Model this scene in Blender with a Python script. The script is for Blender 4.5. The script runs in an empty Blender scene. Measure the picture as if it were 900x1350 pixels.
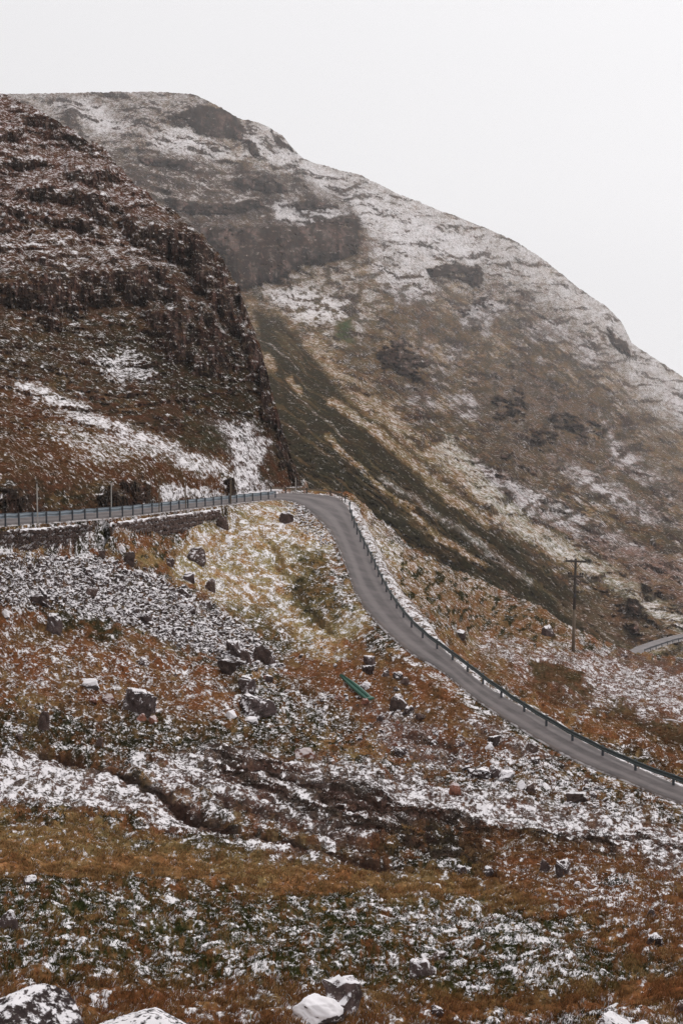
import bpy, bmesh, math, random
import numpy as np
from mathutils import Vector, Matrix

rng = np.random.default_rng(7)
random.seed(7)
scene = bpy.context.scene
COL = scene.collection

# ------------------------------------------------------------------ camera geometry
F, CX, CY, HZ = 2600.0, 450.0, 675.0, 380.0        # focal length and frame centre in photo pixels, horizon row
TH = math.atan((CY - HZ) / F)
CT, ST = math.cos(TH), math.sin(TH)

def ray(x, y):
    """direction (dx, 1, dz) of a photo pixel, per metre of ground distance"""
    a = (np.asarray(x, float) - CX) / F
    b = (CY - np.asarray(y, float)) / F
    yy = CT + b * ST
    return a / yy, (-ST + b * CT) / yy

def at(x, y, d):
    dx, dz = ray(x, y)
    d = np.asarray(d, float)
    return np.stack([dx * d, np.broadcast_to(d, np.shape(dx * d)), dz * d], -1)

def at_z(x, y, z):
    dx, dz = ray(x, y)
    d = np.asarray(z, float) / dz
    return np.stack([dx * d, d, np.broadcast_to(z, np.shape(d))], -1)

def project(P):
    X, Y, Z = P[..., 0], P[..., 1], P[..., 2]
    dep = Y * CT - Z * ST
    up = Y * ST + Z * CT
    return CX + F * X / dep, CY - F * up / dep

# ------------------------------------------------------------------ numpy noise and masks
_perm = np.random.default_rng(99).permutation(4096).astype(np.int64)
_ga = np.random.default_rng(98).uniform(0, 2 * np.pi, 4096)
_gx, _gy = np.cos(_ga).astype(np.float32), np.sin(_ga).astype(np.float32)

def gnoise(x, y, seed=0):
    x = x + seed * 17.31; y = y - seed * 9.77
    xi = np.floor(x); yi = np.floor(y)
    fx = (x - xi).astype(np.float32); fy = (y - yi).astype(np.float32)
    xi = xi.astype(np.int64); yi = yi.astype(np.int64)
    def h(i, j): return _perm[(_perm[i & 4095] + j) & 4095]
    def g(i, j, dx, dy):
        k = h(i, j); return _gx[k] * dx + _gy[k] * dy
    u = fx * fx * fx * (fx * (fx * 6 - 15) + 10); v = fy * fy * fy * (fy * (fy * 6 - 15) + 10)
    a = g(xi, yi, fx, fy); b = g(xi + 1, yi, fx - 1, fy)
    c = g(xi, yi + 1, fx, fy - 1); d = g(xi + 1, yi + 1, fx - 1, fy - 1)
    return 1.5 * (a + u * (b - a) + v * ((c + u * (d - c)) - (a + u * (b - a))))

def fbm(x, y, octs=4, gain=0.5, seed=0):
    t = 0; a = 1.0; s = 0
    for i in range(octs):
        t = t + a * gnoise(x * 2 ** i, y * 2 ** i, seed + i * 3); s += a; a *= gain
    return t / s

def sstep(a, b, x):
    t = np.clip((x - a) / (b - a), 0, 1); return t * t * (3 - 2 * t)

def poly(x, y, pts, feather):
    """soft mask of a polygon, 1 inside"""
    pts = np.array(pts, float)
    x0, y0 = pts.min(0) - feather; x1, y1 = pts.max(0) + feather
    out = np.zeros(x.shape, np.float32)
    sel = (x > x0) & (x < x1) & (y > y0) & (y < y1)
    px, py = x[sel], y[sel]
    inside = np.zeros(px.shape, bool); dist = np.full(px.shape, 1e9)
    n = len(pts)
    for i in range(n):
        ax, ay = pts[i]; bx, by = pts[(i + 1) % n]
        cond = ((ay > py) != (by > py))
        with np.errstate(divide='ignore', invalid='ignore'):
            xc = (bx - ax) * (py - ay) / (by - ay + 1e-12) + ax
        inside ^= cond & (px < xc)
        t = np.clip(((px - ax) * (bx - ax) + (py - ay) * (by - ay)) / ((bx - ax) ** 2 + (by - ay) ** 2 + 1e-9), 0, 1)
        dist = np.minimum(dist, np.hypot(px - ax - t * (bx - ax), py - ay - t * (by - ay)))
    sd = np.where(inside, dist, -dist)
    out[sel] = sstep(-feather, feather, sd)
    return out

def pline(x, y, pts, w, feather=None):
    feather = feather or w
    pts = np.array(pts, float); dist = np.full(x.shape, 1e9, np.float32)
    x0, y0 = pts.min(0) - w - feather; x1, y1 = pts.max(0) + w + feather
    sel = (x > x0) & (x < x1) & (y > y0) & (y < y1)
    px, py = x[sel], y[sel]; dd = np.full(px.shape, 1e9)
    for i in range(len(pts) - 1):
        ax, ay = pts[i]; bx, by = pts[i + 1]
        t = np.clip(((px - ax) * (bx - ax) + (py - ay) * (by - ay)) / ((bx - ax) ** 2 + (by - ay) ** 2 + 1e-9), 0, 1)
        dd = np.minimum(dd, np.hypot(px - ax - t * (bx - ax), py - ay - t * (by - ay)))
    dist[sel] = dd
    return 1 - sstep(w - feather * .5, w + feather, dist)

class TPS:
    """thin-plate surface through (x, y, depth): interpolates 1/depth, which is exact for planes"""
    def __init__(s, pts, lam=0.0):
        p = np.array(pts, float); s.p = p[:, :2] / 500.0; q = 100.0 / p[:, 2]; n = len(p)
        A = np.zeros((n + 3, n + 3)); A[:n, :n] = s.U(s.p[:, None] - s.p[None]) + lam * np.eye(n)
        A[:n, n] = 1; A[:n, n + 1:] = s.p; A[n, :n] = 1; A[n + 1:, :n] = s.p.T
        s.w = np.linalg.solve(A, np.concatenate([q, np.zeros(3)]))
    @staticmethod
    def U(d):
        r2 = (d ** 2).sum(-1) + 1e-12; return r2 * np.log(r2)
    def __call__(s, x, y):
        x = x / 500.0; y = y / 500.0; n = len(s.p)
        t = s.w[n] + s.w[n + 1] * x + s.w[n + 2] * y
        for i in range(n):
            r2 = (x - s.p[i, 0]) ** 2 + (y - s.p[i, 1]) ** 2 + 1e-12
            t = t + s.w[i] * r2 * np.log(r2)
        return 100.0 / np.maximum(t, 0.02)

def columns(step, lo=-170.0, hi=1070.0, f0=-12.0, f1=912.0):
    """grid columns: fine inside the frame, coarser out to the sides"""
    return np.concatenate([np.arange(lo, f0, step * 3), np.arange(f0, f1, step), np.arange(f1, hi, step * 3)])

def mixc(col, c, m):
    m = m[..., None]; return col * (1 - m) + np.asarray(c, np.float32) * m

# ------------------------------------------------------------------ mesh helpers
def link(o, parent=None):
    COL.objects.link(o)
    if parent is not None: o.parent = parent
    return o

def mesh_np(name, V, faces, mat, parent=None, attrs=None, smooth=True):
    """faces: (n,k) int array"""
    me = bpy.data.meshes.new(name)
    V = np.ascontiguousarray(V.reshape(-1, 3), np.float32); faces = np.ascontiguousarray(faces, np.int32)
    n, k = faces.shape
    me.vertices.add(len(V)); me.vertices.foreach_set('co', V.ravel())
    me.loops.add(n * k); me.loops.foreach_set('vertex_index', faces.ravel())
    me.polygons.add(n); me.polygons.foreach_set('loop_start', np.arange(0, n * k, k, dtype=np.int32))
    me.polygons.foreach_set('loop_total', np.full(n, k, np.int32))
    me.polygons.foreach_set('use_smooth', np.full(n, smooth))
    me.update(calc_edges=True)
    for nm, (kind, a) in (attrs or {}).items():
        at_ = me.attributes.new(nm, 'FLOAT_COLOR' if kind == 'c' else 'FLOAT', 'POINT')
        if kind == 'c':
            a4 = np.ones((len(V), 4), np.float32); a4[:, :3] = a.reshape(-1, 3)
            at_.data.foreach_set('color', a4.ravel())
        else:
            at_.data.foreach_set('value', np.ascontiguousarray(a, np.float32).ravel())
    me.materials.append(mat)
    return link(bpy.data.objects.new(name, me), parent)

def grid_faces(nr, nc):
    i = np.arange(nr - 1)[:, None] * nc + np.arange(nc - 1)[None]
    return np.stack([i, i + nc, i + nc + 1, i + 1], -1).reshape(-1, 4)

def obj_bm(name, bm, mat, parent=None, smooth=False):
    me = bpy.data.meshes.new(name); bm.to_mesh(me); bm.free()
    for p in me.polygons: p.use_smooth = smooth
    me.materials.append(mat)
    return link(bpy.data.objects.new(name, me), parent)

def tag(o, label=None, cat=None, group=None, kind=None):
    if label: o['label'] = label
    if cat: o['category'] = cat
    if group: o['group'] = group
    if kind: o['kind'] = kind
    return o

def empty(name, loc=(0, 0, 0)):
    o = bpy.data.objects.new(name, None); o.location = loc
    return link(o)

def box(bm, c, s, rot=None, bevel=0.0):
    m = Matrix.Translation(c) @ (rot.to_4x4() if rot else Matrix()) @ Matrix.Diagonal((*s, 1))
    r = bmesh.ops.create_cube(bm, size=1, matrix=m)
    if bevel:
        es = list({e for v in r['verts'] for e in v.link_edges})
        bmesh.ops.bevel(bm, geom=es, offset=bevel, segments=2, affect='EDGES')

def tube(bm, pts, rad, n=8, caps=True):
    """tapered tube through pts; rad is a number or one radius per point"""
    pts = [Vector(p) for p in pts]
    rad = [rad] * len(pts) if not hasattr(rad, '__len__') else rad
    rings = []
    for i, p in enumerate(pts):
        t = (pts[min(i + 1, len(pts) - 1)] - pts[max(i - 1, 0)]).normalized()
        a = t.cross(Vector((0, 0, 1)) if abs(t.z) < .9 else Vector((1, 0, 0))).normalized(); b = t.cross(a)
        rings.append([bm.verts.new(p + rad[i] * (math.cos(k * 2 * math.pi / n) * a + math.sin(k * 2 * math.pi / n) * b)) for k in range(n)])
    for r0, r1 in zip(rings, rings[1:]):
        for k in range(n): bm.faces.new((r0[k], r0[(k + 1) % n], r1[(k + 1) % n], r1[k]))
    if caps:
        bm.faces.new(rings[0][::-1]); bm.faces.new(rings[-1])

# ------------------------------------------------------------------ materials
class NT:
    def __init__(s, name):
        s.m = bpy.data.materials.new(name); s.m.use_nodes = True
        s.t = s.m.node_tree; s.t.nodes.clear(); s.L = s.t.links
    def n(s, kind, **kw):
        nd = s.t.nodes.new(kind)
        for k, v in kw.items():
            if k in nd.inputs.keys(): s.set(nd.inputs[k], v)
            else: setattr(nd, k, v)
        return nd
    def set(s, inp, v):
        if hasattr(v, 'is_linked') or isinstance(v, bpy.types.NodeSocket): s.L.new(v, inp)
        else: inp.default_value = v
    def math(s, op, a, b=None, c=None):
        nd = s.t.nodes.new('ShaderNodeMath'); nd.operation = op
        for i, v in enumerate((a, b, c)):
            if v is not None: s.set(nd.inputs[i], v)
        return nd.outputs[0]
    def noise(s, vec, scale, detail=4, rough=.6, dist=0):
        nd = s.n('ShaderNodeTexNoise', Scale=scale, Detail=detail, Roughness=rough, Distortion=dist)
        s.L.new(vec, nd.inputs['Vector']); return nd.outputs['Fac']
    def coords(s, sc=(1, 1, 1), which='Object'):
        tc = s.n('ShaderNodeTexCoord'); mp = s.n('ShaderNodeMapping'); mp.inputs['Scale'].default_value = sc
        s.L.new(tc.outputs[which], mp.inputs['Vector']); return mp.outputs[0]
    def mix(s, fac, a, b, mode='MIX'):
        nd = s.t.nodes.new('ShaderNodeMix'); nd.data_type = 'RGBA'; nd.blend_type = mode
        s.set(nd.inputs[0], fac); s.set(nd.inputs[6], a); s.set(nd.inputs[7], b); return nd.outputs[2]
    def smooth(s, x, a, b):
        nd = s.t.nodes.new('ShaderNodeMapRange'); nd.interpolation_type = 'SMOOTHSTEP'
        s.set(nd.inputs[0], x); nd.inputs[1].default_value = a; nd.inputs[2].default_value = b; return nd.outputs[0]
    def scale(s, col, f):
        nd = s.t.nodes.new('ShaderNodeVectorMath'); nd.operation = 'SCALE'
        s.set(nd.inputs[0], col); s.set(nd.inputs[3], f); return nd.outputs[0]
    def out(s, col, rough=.9, bump=None, bstr=.5, bdist=.05, spec=.2, metal=0):
        b = s.n('ShaderNodeBsdfPrincipled'); s.set(b.inputs['Base Color'], col); s.set(b.inputs['Roughness'], rough)
        b.inputs['Specular IOR Level'].default_value = spec; b.inputs['Metallic'].default_value = metal
        if bump is not None:
            bp = s.n('ShaderNodeBump', Strength=bstr, Distance=bdist); s.L.new(bump, bp.inputs['Height'])
            s.L.new(bp.outputs[0], b.inputs['Normal'])
        o = s.n('ShaderNodeOutputMaterial'); s.L.new(b.outputs[0], o.inputs['Surface']); return s.m

SNOW = (.82, .785, .80, 1)

def ground_material(name, sc, fine, kn=2.2, bdist=.06, bstr=.7, vari=.75, lean=(1, .55, 1), wide=.12, smax=.96):
    g = NT(name); v = g.coords(lean)
    ca = g.n('ShaderNodeAttribute', attribute_name='col'); sa = g.n('ShaderNodeAttribute', attribute_name='snow')
    n1 = g.noise(v, sc, 7, .68); n2 = g.noise(v, fine, 5, .7); n3 = g.noise(v, sc * .3, 3, .6)
    k = g.math('MULTIPLY_ADD', n2, 2.6 * vari, 1 - 1.3 * vari)
    k = g.math('MULTIPLY', g.math('MAXIMUM', k, .1), g.math('MULTIPLY_ADD', n1, 2.2 * vari, 1 - 1.1 * vari))
    col = g.scale(ca.outputs['Color'], g.math('MAXIMUM', k, .10))
    warm = g.mix(g.smooth(n3, .35, .65), (1.12, .93, .86, 1), (.92, 1.03, 1.02, 1))
    col = g.mix(1.0, col, warm, 'MULTIPLY')
    nn = g.math('MULTIPLY_ADD', n2, .52, g.math('MULTIPLY', n1, .48))
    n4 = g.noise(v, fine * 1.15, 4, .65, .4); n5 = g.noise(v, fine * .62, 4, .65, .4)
    dry = g.scale(col, 1.9); col = g.mix(g.math('MULTIPLY', g.smooth(n4, .54, .64), .75), col, dry)
    col = g.mix(g.math('MULTIPLY', g.smooth(n5, .53, .64), .8), col, g.scale(col, .28))  # dark flecks paint the shade between tussocks into the ground colour
    s = g.math('ADD', sa.outputs['Fac'], g.math('MULTIPLY', g.math('SUBTRACT', nn, .5), kn))
    sf = g.math('MULTIPLY', g.smooth(s, .5 - wide, .5 + wide), smax)
    dust = g.scale(col, 1.25)
    dust = g.mix(.30, dust, (.62, .53, .42, 1))
    col = g.mix(g.math('MULTIPLY', g.smooth(s, .22, .62), .5), col, dust)
    col = g.mix(sf, col, SNOW)
    h = g.math('MULTIPLY_ADD', sf, .5, n1)
    return g.out(col, 1.0, h, bstr, bdist, 0.0)

M = {}
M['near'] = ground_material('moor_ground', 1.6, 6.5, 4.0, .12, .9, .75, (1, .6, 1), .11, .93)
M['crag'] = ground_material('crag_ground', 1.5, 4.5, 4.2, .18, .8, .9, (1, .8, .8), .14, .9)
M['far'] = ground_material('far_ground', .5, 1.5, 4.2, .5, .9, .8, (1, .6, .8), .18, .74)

def rock_material(name, base, snowy=1.0, lim=.6, fr=1.0):
    g = NT(name); v = g.coords((1, 1, 1)); oi = g.n('ShaderNodeObjectInfo')
    geo = g.n('ShaderNodeNewGeometry'); sep = g.n('ShaderNodeSeparateXYZ'); g.L.new(geo.outputs['Normal'], sep.inputs[0])
    v2 = g.n('ShaderNodeVectorMath'); v2.operation = 'ADD'; g.L.new(geo.outputs['Position'], v2.inputs[0])
    n1 = g.noise(v2.outputs[0], 3.0 * fr, 6, .65); n2 = g.noise(v2.outputs[0], 14, 4, .7)
    c1 = g.mix(g.smooth(n1, .3, .7), tuple(x * .55 for x in base) + (1,), tuple(x * 1.5 for x in base) + (1,))
    c1 = g.mix(g.smooth(n2, .56, .7), c1, (.24, .22, .20, 1))
    c1 = g.scale(c1, g.math('MULTIPLY_ADD', oi.outputs['Random'], .7, .65))
    n3 = g.noise(v2.outputs[0], 1.3 * fr, 3, .6)
    s = g.math('ADD', sep.outputs['Z'], g.math('MULTIPLY', g.math('SUBTRACT', g.math('MULTIPLY_ADD', n1, .6, g.math('MULTIPLY_ADD', n2, .3, g.math('MULTIPLY', n3, .4))), .65), 2.6))
    sf = g.math('MULTIPLY', g.smooth(s, lim - .1, lim + .12), snowy)
    return g.out(g.mix(sf, c1, SNOW), .95, g.math('MULTIPLY', n1, g.math('SUBTRACT', 1.15, sf)), .5, .04, .04)
M['rock'] = rock_material('snowy_sandstone', (.075, .053, .050), .95)
M['rock_patchy'] = rock_material('lichened_sandstone', (.042, .031, .030), .92, .86, 2.2)
M['rock_bare'] = rock_material('bare_sandstone', (.085, .056, .048), .8, .85)
M['rock_rust'] = rock_material('rusty_sandstone', (.24, .10, .065), .5)
M['rock_white'] = rock_material('snow_covered_rock', (.12, .10, .10), 1.0, -.1)

def plain(name, c, rough=.6, metal=0, var=.35, scale=6, snow_top=False):
    g = NT(name); geo = g.n('ShaderNodeNewGeometry'); n = g.noise(geo.outputs['Position'], scale, 5, .65)
    col = g.scale(tuple(c), g.math('MULTIPLY_ADD', n, 2 * var, 1 - var))
    if snow_top:
        sep = g.n('ShaderNodeSeparateXYZ'); g.L.new(geo.outputs['Normal'], sep.inputs[0])
        s = g.math('ADD', sep.outputs['Z'], g.math('MULTIPLY', g.math('SUBTRACT', n, .5), 1.2))
        col = g.mix(g.smooth(s, .55, .8), col, SNOW)
    return g.out(col, rough, n, .2, .01, .4, metal)
M['steel'] = plain('galvanised_rail', (.17, .21, .245), .42, .55, .25)
M['post'] = plain('rail_post', (.05, .055, .065), .6, .2)
M['greenrail'] = plain('dark_green_rail', (.055, .07, .07), .5, .3)
M['wood'] = plain('weathered_wood', (.13, .095, .065), .85)
M['pole_light'] = plain('pale_marker', (.36, .33, .30), .7)
M['darkwood'] = plain('dark_pole_wood', (.055, .045, .038), .85)
M['insul'] = plain('insulator_glaze', (.03, .022, .02), .3)
M['turq'] = plain('green_painted_metal', (.018, .095, .062), .35, .1, .55, 5)
M['snow'] = plain('lying_snow', (.80, .775, .80), .8, 0, .08, 5)
M['leaf'] = plain('heather_leaf', (.02, .024, .01), .8, 0, .6, 9, True)

def blade_material(name):
    g = NT(name); ca = g.n('ShaderNodeAttribute', attribute_name='col')
    b = g.n('ShaderNodeBsdfDiffuse'); g.L.new(ca.outputs['Color'], b.inputs['Color'])
    t = g.n('ShaderNodeBsdfTranslucent'); g.L.new(ca.outputs['Color'], t.inputs['Color'])
    mx = g.n('ShaderNodeMixShader'); mx.inputs[0].default_value = .25
    g.L.new(b.outputs[0], mx.inputs[1]); g.L.new(t.outputs[0], mx.inputs[2])
    o = g.n('ShaderNodeOutputMaterial'); g.L.new(mx.outputs[0], o.inputs['Surface']); return g.m
M['blade'] = blade_material('grass_blade')

def road_material(name, c):
    g = NT(name); ua = g.n('ShaderNodeAttribute', attribute_name='across'); ps = g.n('ShaderNodeNewGeometry').outputs['Position']
    n1 = g.noise(ps, .55, 5, .6); n2 = g.noise(ps, 12, 4, .7); n3 = g.noise(ps, 1.6, 4, .6)
    a = ua.outputs['Fac']                                   # 0 inner edge .. 1 outer edge
    tr = g.math('ADD', g.smooth(g.math('ABSOLUTE', g.math('SUBTRACT', a, .3)), .14, .03), g.smooth(g.math('ABSOLUTE', g.math('SUBTRACT', a, .7)), .14, .03))
    k = g.math('MULTIPLY_ADD', n1, 2.0, 0.0); k = g.math('MULTIPLY', k, g.math('MULTIPLY_ADD', n2, .5, .75))
    col = g.scale(c, k)
    col = g.mix(g.math('MULTIPLY', tr, g.math('MULTIPLY', n3, 1.3)), col, (.165, .14, .135, 1))
    edge = g.math('ABSOLUTE', g.math('SUBTRACT', a, .5))
    sn = g.smooth(g.math('ADD', edge, g.math('MULTIPLY', g.math('SUBTRACT', n3, .5), .22)), .47, .52)
    col = g.mix(g.math('MULTIPLY', sn, .8), col, SNOW)
    mud = g.smooth(g.math('ADD', edge, g.math('MULTIPLY', g.math('SUBTRACT', n1, .5), .4)), .36, .5)
    col = g.mix(g.math('MULTIPLY', mud, .35), col, (.12, .085, .06, 1))
    return g.out(col, .75, n2, .25, .01, .3)
M['road'] = road_material('wet_asphalt', (.092, .076, .075))
M['farroad'] = road_material('far_asphalt', (.19, .17, .17))

# ------------------------------------------------------------------ the road in plan: both edges of each cross-section lie level
ROAD = [((-260, 718), (-260, 700), -10.9), ((-150, 706), (-150, 690), -12.3), ((0, 694), (0, 681.5), -14.4), ((150, 683), (150, 672.5), -16.3), ((250, 671.5), (250, 661.5), -17.8),
        ((330, 662), (330, 654.8), -19.2), ((372, 659.5), (372, 650.5), -19.9), ((400, 668), (412, 651.5), -20.3),
        ((425, 690), (447, 657), -20.9), ((440, 710), (463, 677), -21.5), ((455, 745), (482, 715), -22.5),
        ((470, 785), (503, 760), -23.3), ((500, 825), (535, 806), -24.0), ((540, 860), (568, 840), -24.6),
        ((583, 886), (607, 877), -25.1), ((620, 917), (642, 905), -25.5), ((673, 953), (700, 939), -26.1),
        ((749, 998), (775, 981), -26.7), ((824, 1030), (850, 1017), -27.1), ((900, 1060), (925, 1046), -27.4), ((1080, 1112), (1105, 1099), -28.1)]
rin = np.array([at_z(a[0], a[1], z) for a, b, z in ROAD]); rout = np.array([at_z(b[0], b[1], z) for a, b, z in ROAD])

def spline(P, n):
    """Catmull-Rom through the rows of P, n points spaced evenly along it"""
    P = np.asarray(P, float); Q = np.vstack([2 * P[0] - P[1], P, 2 * P[-1] - P[-2]]); out = []
    for i in range(1, len(Q) - 2):
        t = np.linspace(0, 1, 40, endpoint=False)[:, None]
        a, b, c, d = Q[i - 1], Q[i], Q[i + 1], Q[i + 2]
        out.append(.5 * ((2 * b) + (c - a) * t + (2 * a - 5 * b + 4 * c - d) * t ** 2 + (3 * b - a - 3 * c + d) * t ** 3))
    out = np.vstack(out + [P[-1:]])
    s = np.concatenate([[0], np.cumsum(np.linalg.norm(np.diff(out[:, :3], axis=0), axis=1))])
    ss = np.linspace(0, s[-1], n)
    return np.stack([np.interp(ss, s, out[:, k]) for k in range(out.shape[1])], 1)

both = spline(np.hstack([(rin + rout) / 2, rin, rout]), 260)
rc, ri, ro = both[:, :3], both[:, 3:6], both[:, 6:9]
ri[:, 2] = rc[:, 2]; ro[:, 2] = rc[:, 2]
rhalf = np.linalg.norm((ro - ri)[:, :2], axis=1) / 2

def road_z(P):
    """height of the nearest point of the road centre line"""
    d = np.hypot(rc[:, 0] - P[0], rc[:, 1] - P[1]); return rc[d.argmin(), 2]

# ------------------------------------------------------------------ NEAR HILLSIDE
edge_x = [-170, 0, 150, 250, 330, 372, 400, 430, 455, 472, 500, 560, 640, 700, 760, 830, 900, 960, 1070]
edge_y = [684, 677, 668, 657.5, 650.5, 646, 643.5, 645, 651, 661, 686, 731, 768, 797, 831, 858, 868, 878, 890]
us = columns(1.0); NV = 740
E = np.interp(us, edge_x, edge_y)
E = E + np.where(us > 470, 2.5 * fbm(us / 22, us * 0, 4, .6, 3) * 2, 0)
tt = np.linspace(0, 1, NV)
NX = np.broadcast_to(us[None], (NV, len(us))).copy()
NY = E[None] + tt[:, None] * (1425 - E)[None]
near_ctrl = [(-150, 1350, 34), (0, 1350, 35), (200, 1350, 36), (400, 1350, 36.5), (600, 1350, 37), (900, 1350, 38), (1050, 1350, 38),
    (0, 1425, 31), (450, 1425, 31.5), (900, 1425, 33),
    (-150, 1200, 55), (0, 1200, 57), (200, 1200, 59), (400, 1200, 61), (600, 1200, 64), (900, 1200, 66), (1050, 1200, 67),
    (-150, 1100, 71), (0, 1100, 75), (200, 1100, 79), (400, 1100, 82), (600, 1100, 86), (750, 1100, 90), (900, 1100, 93.5), (1050, 1140, 86),
    (-150, 1000, 85), (0, 1000, 90), (200, 1000, 97), (400, 1000, 103), (600, 1000, 108),
    (-150, 900, 95), (0, 900, 104), (200, 900, 114), (400, 900, 126), (500, 900, 126),
    (0, 800, 113.5), (200, 800, 130), (300, 760, 149), (400, 780, 152), (400, 850, 138), (0, 727, 117.4), (150, 724, 136), (250, 702, 155), (300, 690, 166),
    (620, 860, 160), (700, 900, 150), (800, 950, 134), (900, 1000, 119), (1050, 1040, 116), (900, 940, 150), (1050, 960, 148), (800, 900, 172), (757, 858, 190), (560, 770, 178), (520, 720, 190),
    (500, 686, 204), (560, 731, 205), (700, 797, 214), (830, 858, 225), (900, 868, 235), (1050, 888, 240), (455, 651, 204)]
for k in range(1, len(ROAD)):
    a, b, z = ROAD[k]
    if a[0] < 1060: near_ctrl += [(a[0], a[1], rin[k][1]), (b[0], b[1], rout[k][1])]
ND = TPS(near_ctrl, 2e-4)(NX, NY)
wall_px = [(-150, 706, 738), (0, 696, 724), (60, 692, 725), (105, 687, 727), (138, 683.5, 722), (152, 682.5, 696), (200, 677, 706), (225, 674, 704), (250, 671.5, 698), (290, 667, 680)]
wx = [p[0] for p in wall_px]; wt, wb = np.interp(us, wx, [p[1] for p in wall_px]), np.interp(us, wx, [p[2] for p in wall_px])
wallm = sstep(-1.5, 1, NY - wt) * sstep(1.5, -2, NY - wb) * (NX < 296)
edge_d = np.interp(us, [p[0][0] for p in ROAD[1:7]], rin[1:7, 1])
ND = ND * (1 - wallm) + wallm * np.maximum(ND, (edge_d - .75)[None])
NP = at(NX, NY, ND)

# blend to the road height
X, Y = NP[..., 0], NP[..., 1]
rd = np.full(X.shape, 1e3, np.float32); rzv = np.zeros(X.shape, np.float32); side = np.zeros(X.shape, np.float32)
band = (NY < 1160) & (NY < 1000 + 0 * NX + np.maximum(0, (NX - 550) * .45)) | (NY < 760)
bi = np.where(band.ravel())[0]
xf, yf = X.ravel()[bi], Y.ravel()[bi]
def dense(P):
    t = np.linspace(0, len(P) - 1, 1100); k = np.arange(len(P)); return np.stack([np.interp(t, k, P[:, i]) for i in range(3)], 1)
di, do = dense(ri), dense(ro)
def nearest(L):
    dmin = np.empty(len(bi)); zz = np.empty(len(bi)); jj = np.empty(len(bi), int)
    for s0 in range(0, len(bi), 30000):
        sl = slice(s0, s0 + 30000)
        d2 = (xf[sl, None].astype(np.float32) - L[None, :, 0].astype(np.float32)) ** 2 + (yf[sl, None].astype(np.float32) - L[None, :, 1].astype(np.float32)) ** 2
        j = d2.argmin(1); dmin[sl] = np.sqrt(d2[np.arange(len(j)), j]); zz[sl] = L[j, 2]; jj[sl] = j
    return dmin, zz, jj
d_in, z_in, j_in = nearest(di); d_out, z_out, j_out = nearest(do)
def sidedness(L, j):
    t = L[np.minimum(j + 1, len(L) - 1)] - L[np.maximum(j - 1, 0)]; return (xf - L[j, 0]) * t[:, 1] - (yf - L[j, 1]) * t[:, 0]
s_in, s_out = sidedness(di, j_in), sidedness(do, j_out)              # the inner edge lies to the right of travel, the outer to the left
on = np.zeros(len(bi), bool); loop_ = np.vstack([ri, ro[::-1]]); nearby = np.where(np.minimum(d_in, d_out) < 14)[0]; qx, qy = xf[nearby], yf[nearby]; hit = np.zeros(len(nearby), bool)
for (ax, ay), (bx, by) in zip(loop_[:, :2], np.roll(loop_[:, :2], -1, 0)):
    if abs(by - ay) > 1e-9: hit ^= ((ay > qy) != (by > qy)) & (qx < (bx - ax) * (qy - ay) / (by - ay) + ax)
on[nearby] = hit
dd_ = np.minimum(d_in, d_out)
rd.ravel()[bi] = np.where(on, -dd_, dd_)
rzv.ravel()[bi] = (z_in * d_out + z_out * d_in) / (d_in + d_out + 1e-6)
side.ravel()[bi] = np.where(d_in < d_out, 1, -1)
shelf = np.where((side > 0) & (NX < 300), .5, 1.8)
rmask = 1 - sstep(.1, shelf, rd)                        # 1 on and beside the road

# hummocks, tussocks and gullies
dist = np.maximum(ND, 20)
h = .55 * fbm(X / 17, Y / 17, 3, .5, 1)
for wl, amp in ((4.2, .32), (2.0, .22), (1.0, .17), (.5, .11), (.25, .07), (.12, .032)):
    fade = np.clip((wl * F / dist) / 4.0 - .6, 0, 1)
    h = h + amp * fade * gnoise(X / wl, Y / wl * .8, int(wl * 40))
def w2(a, s): return 1.35 * a * fbm(NX / s, NY / s * 1.3, 4, .6, int(s))
WX, WY = NX + w2(34, 75) + w2(12, 14), NY + w2(20, 60) + w2(9, 12)
SX, SY = NX + w2(14, 45) + w2(5, 9), NY + w2(10, 40) + w2(4, 8)
TX, TY = NX + w2(7, 40) + w2(3, 9), NY + w2(5, 44) + w2(2.5, 8)
gully = np.maximum.reduce([
    pline(TX, TY, [(60, 985), (110, 998), (160, 1020), (220, 1052), (330, 1100), (430, 1122), (540, 1147), (650, 1157)], 5, 6),
    pline(TX, TY, [(330, 1012), (420, 1042), (500, 1068), (560, 1090), (640, 1108)], 3, 6) * .6, .7 * pline(TX, TY, [(250, 1030), (320, 1062), (400, 1092), (470, 1112)], 2, 5),
    .7 * pline(SX, SY, [(300, 1060), (380, 1085), (470, 1112), (540, 1128)], 4, 6),
    .7 * pline(SX, SY, [(540, 968), (572, 975), (592, 982), (600, 1000)], 5, 6),
    .6 * pline(SX, SY, [(350, 704), (372, 750), (400, 792), (436, 832)], 3, 5),
    .5 * pline(SX, SY, [(700, 905), (780, 935), (840, 955), (910, 985)], 4, 8)])
h = h - .26 * gully
scree = poly(WX, WY, [(-200, 725), (0, 730), (140, 737), (235, 770), (330, 835), (375, 880), (335, 885), (250, 852), (180, 828), (100, 800), (0, 795), (-200, 790)], 14)
h = h + scree * .22 * np.abs(gnoise(X / .9, Y / .9, 77)) + scree * .12 * gnoise(X / .4, Y / .4, 78)
NP[..., 2] = (NP[..., 2] + h * (1 - .97 * rmask) * (1 - wallm)) * (1 - rmask) + rmask * (rzv - .06 - .45 * sstep(.15, 1.3, -rd) + .02 * h)

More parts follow.
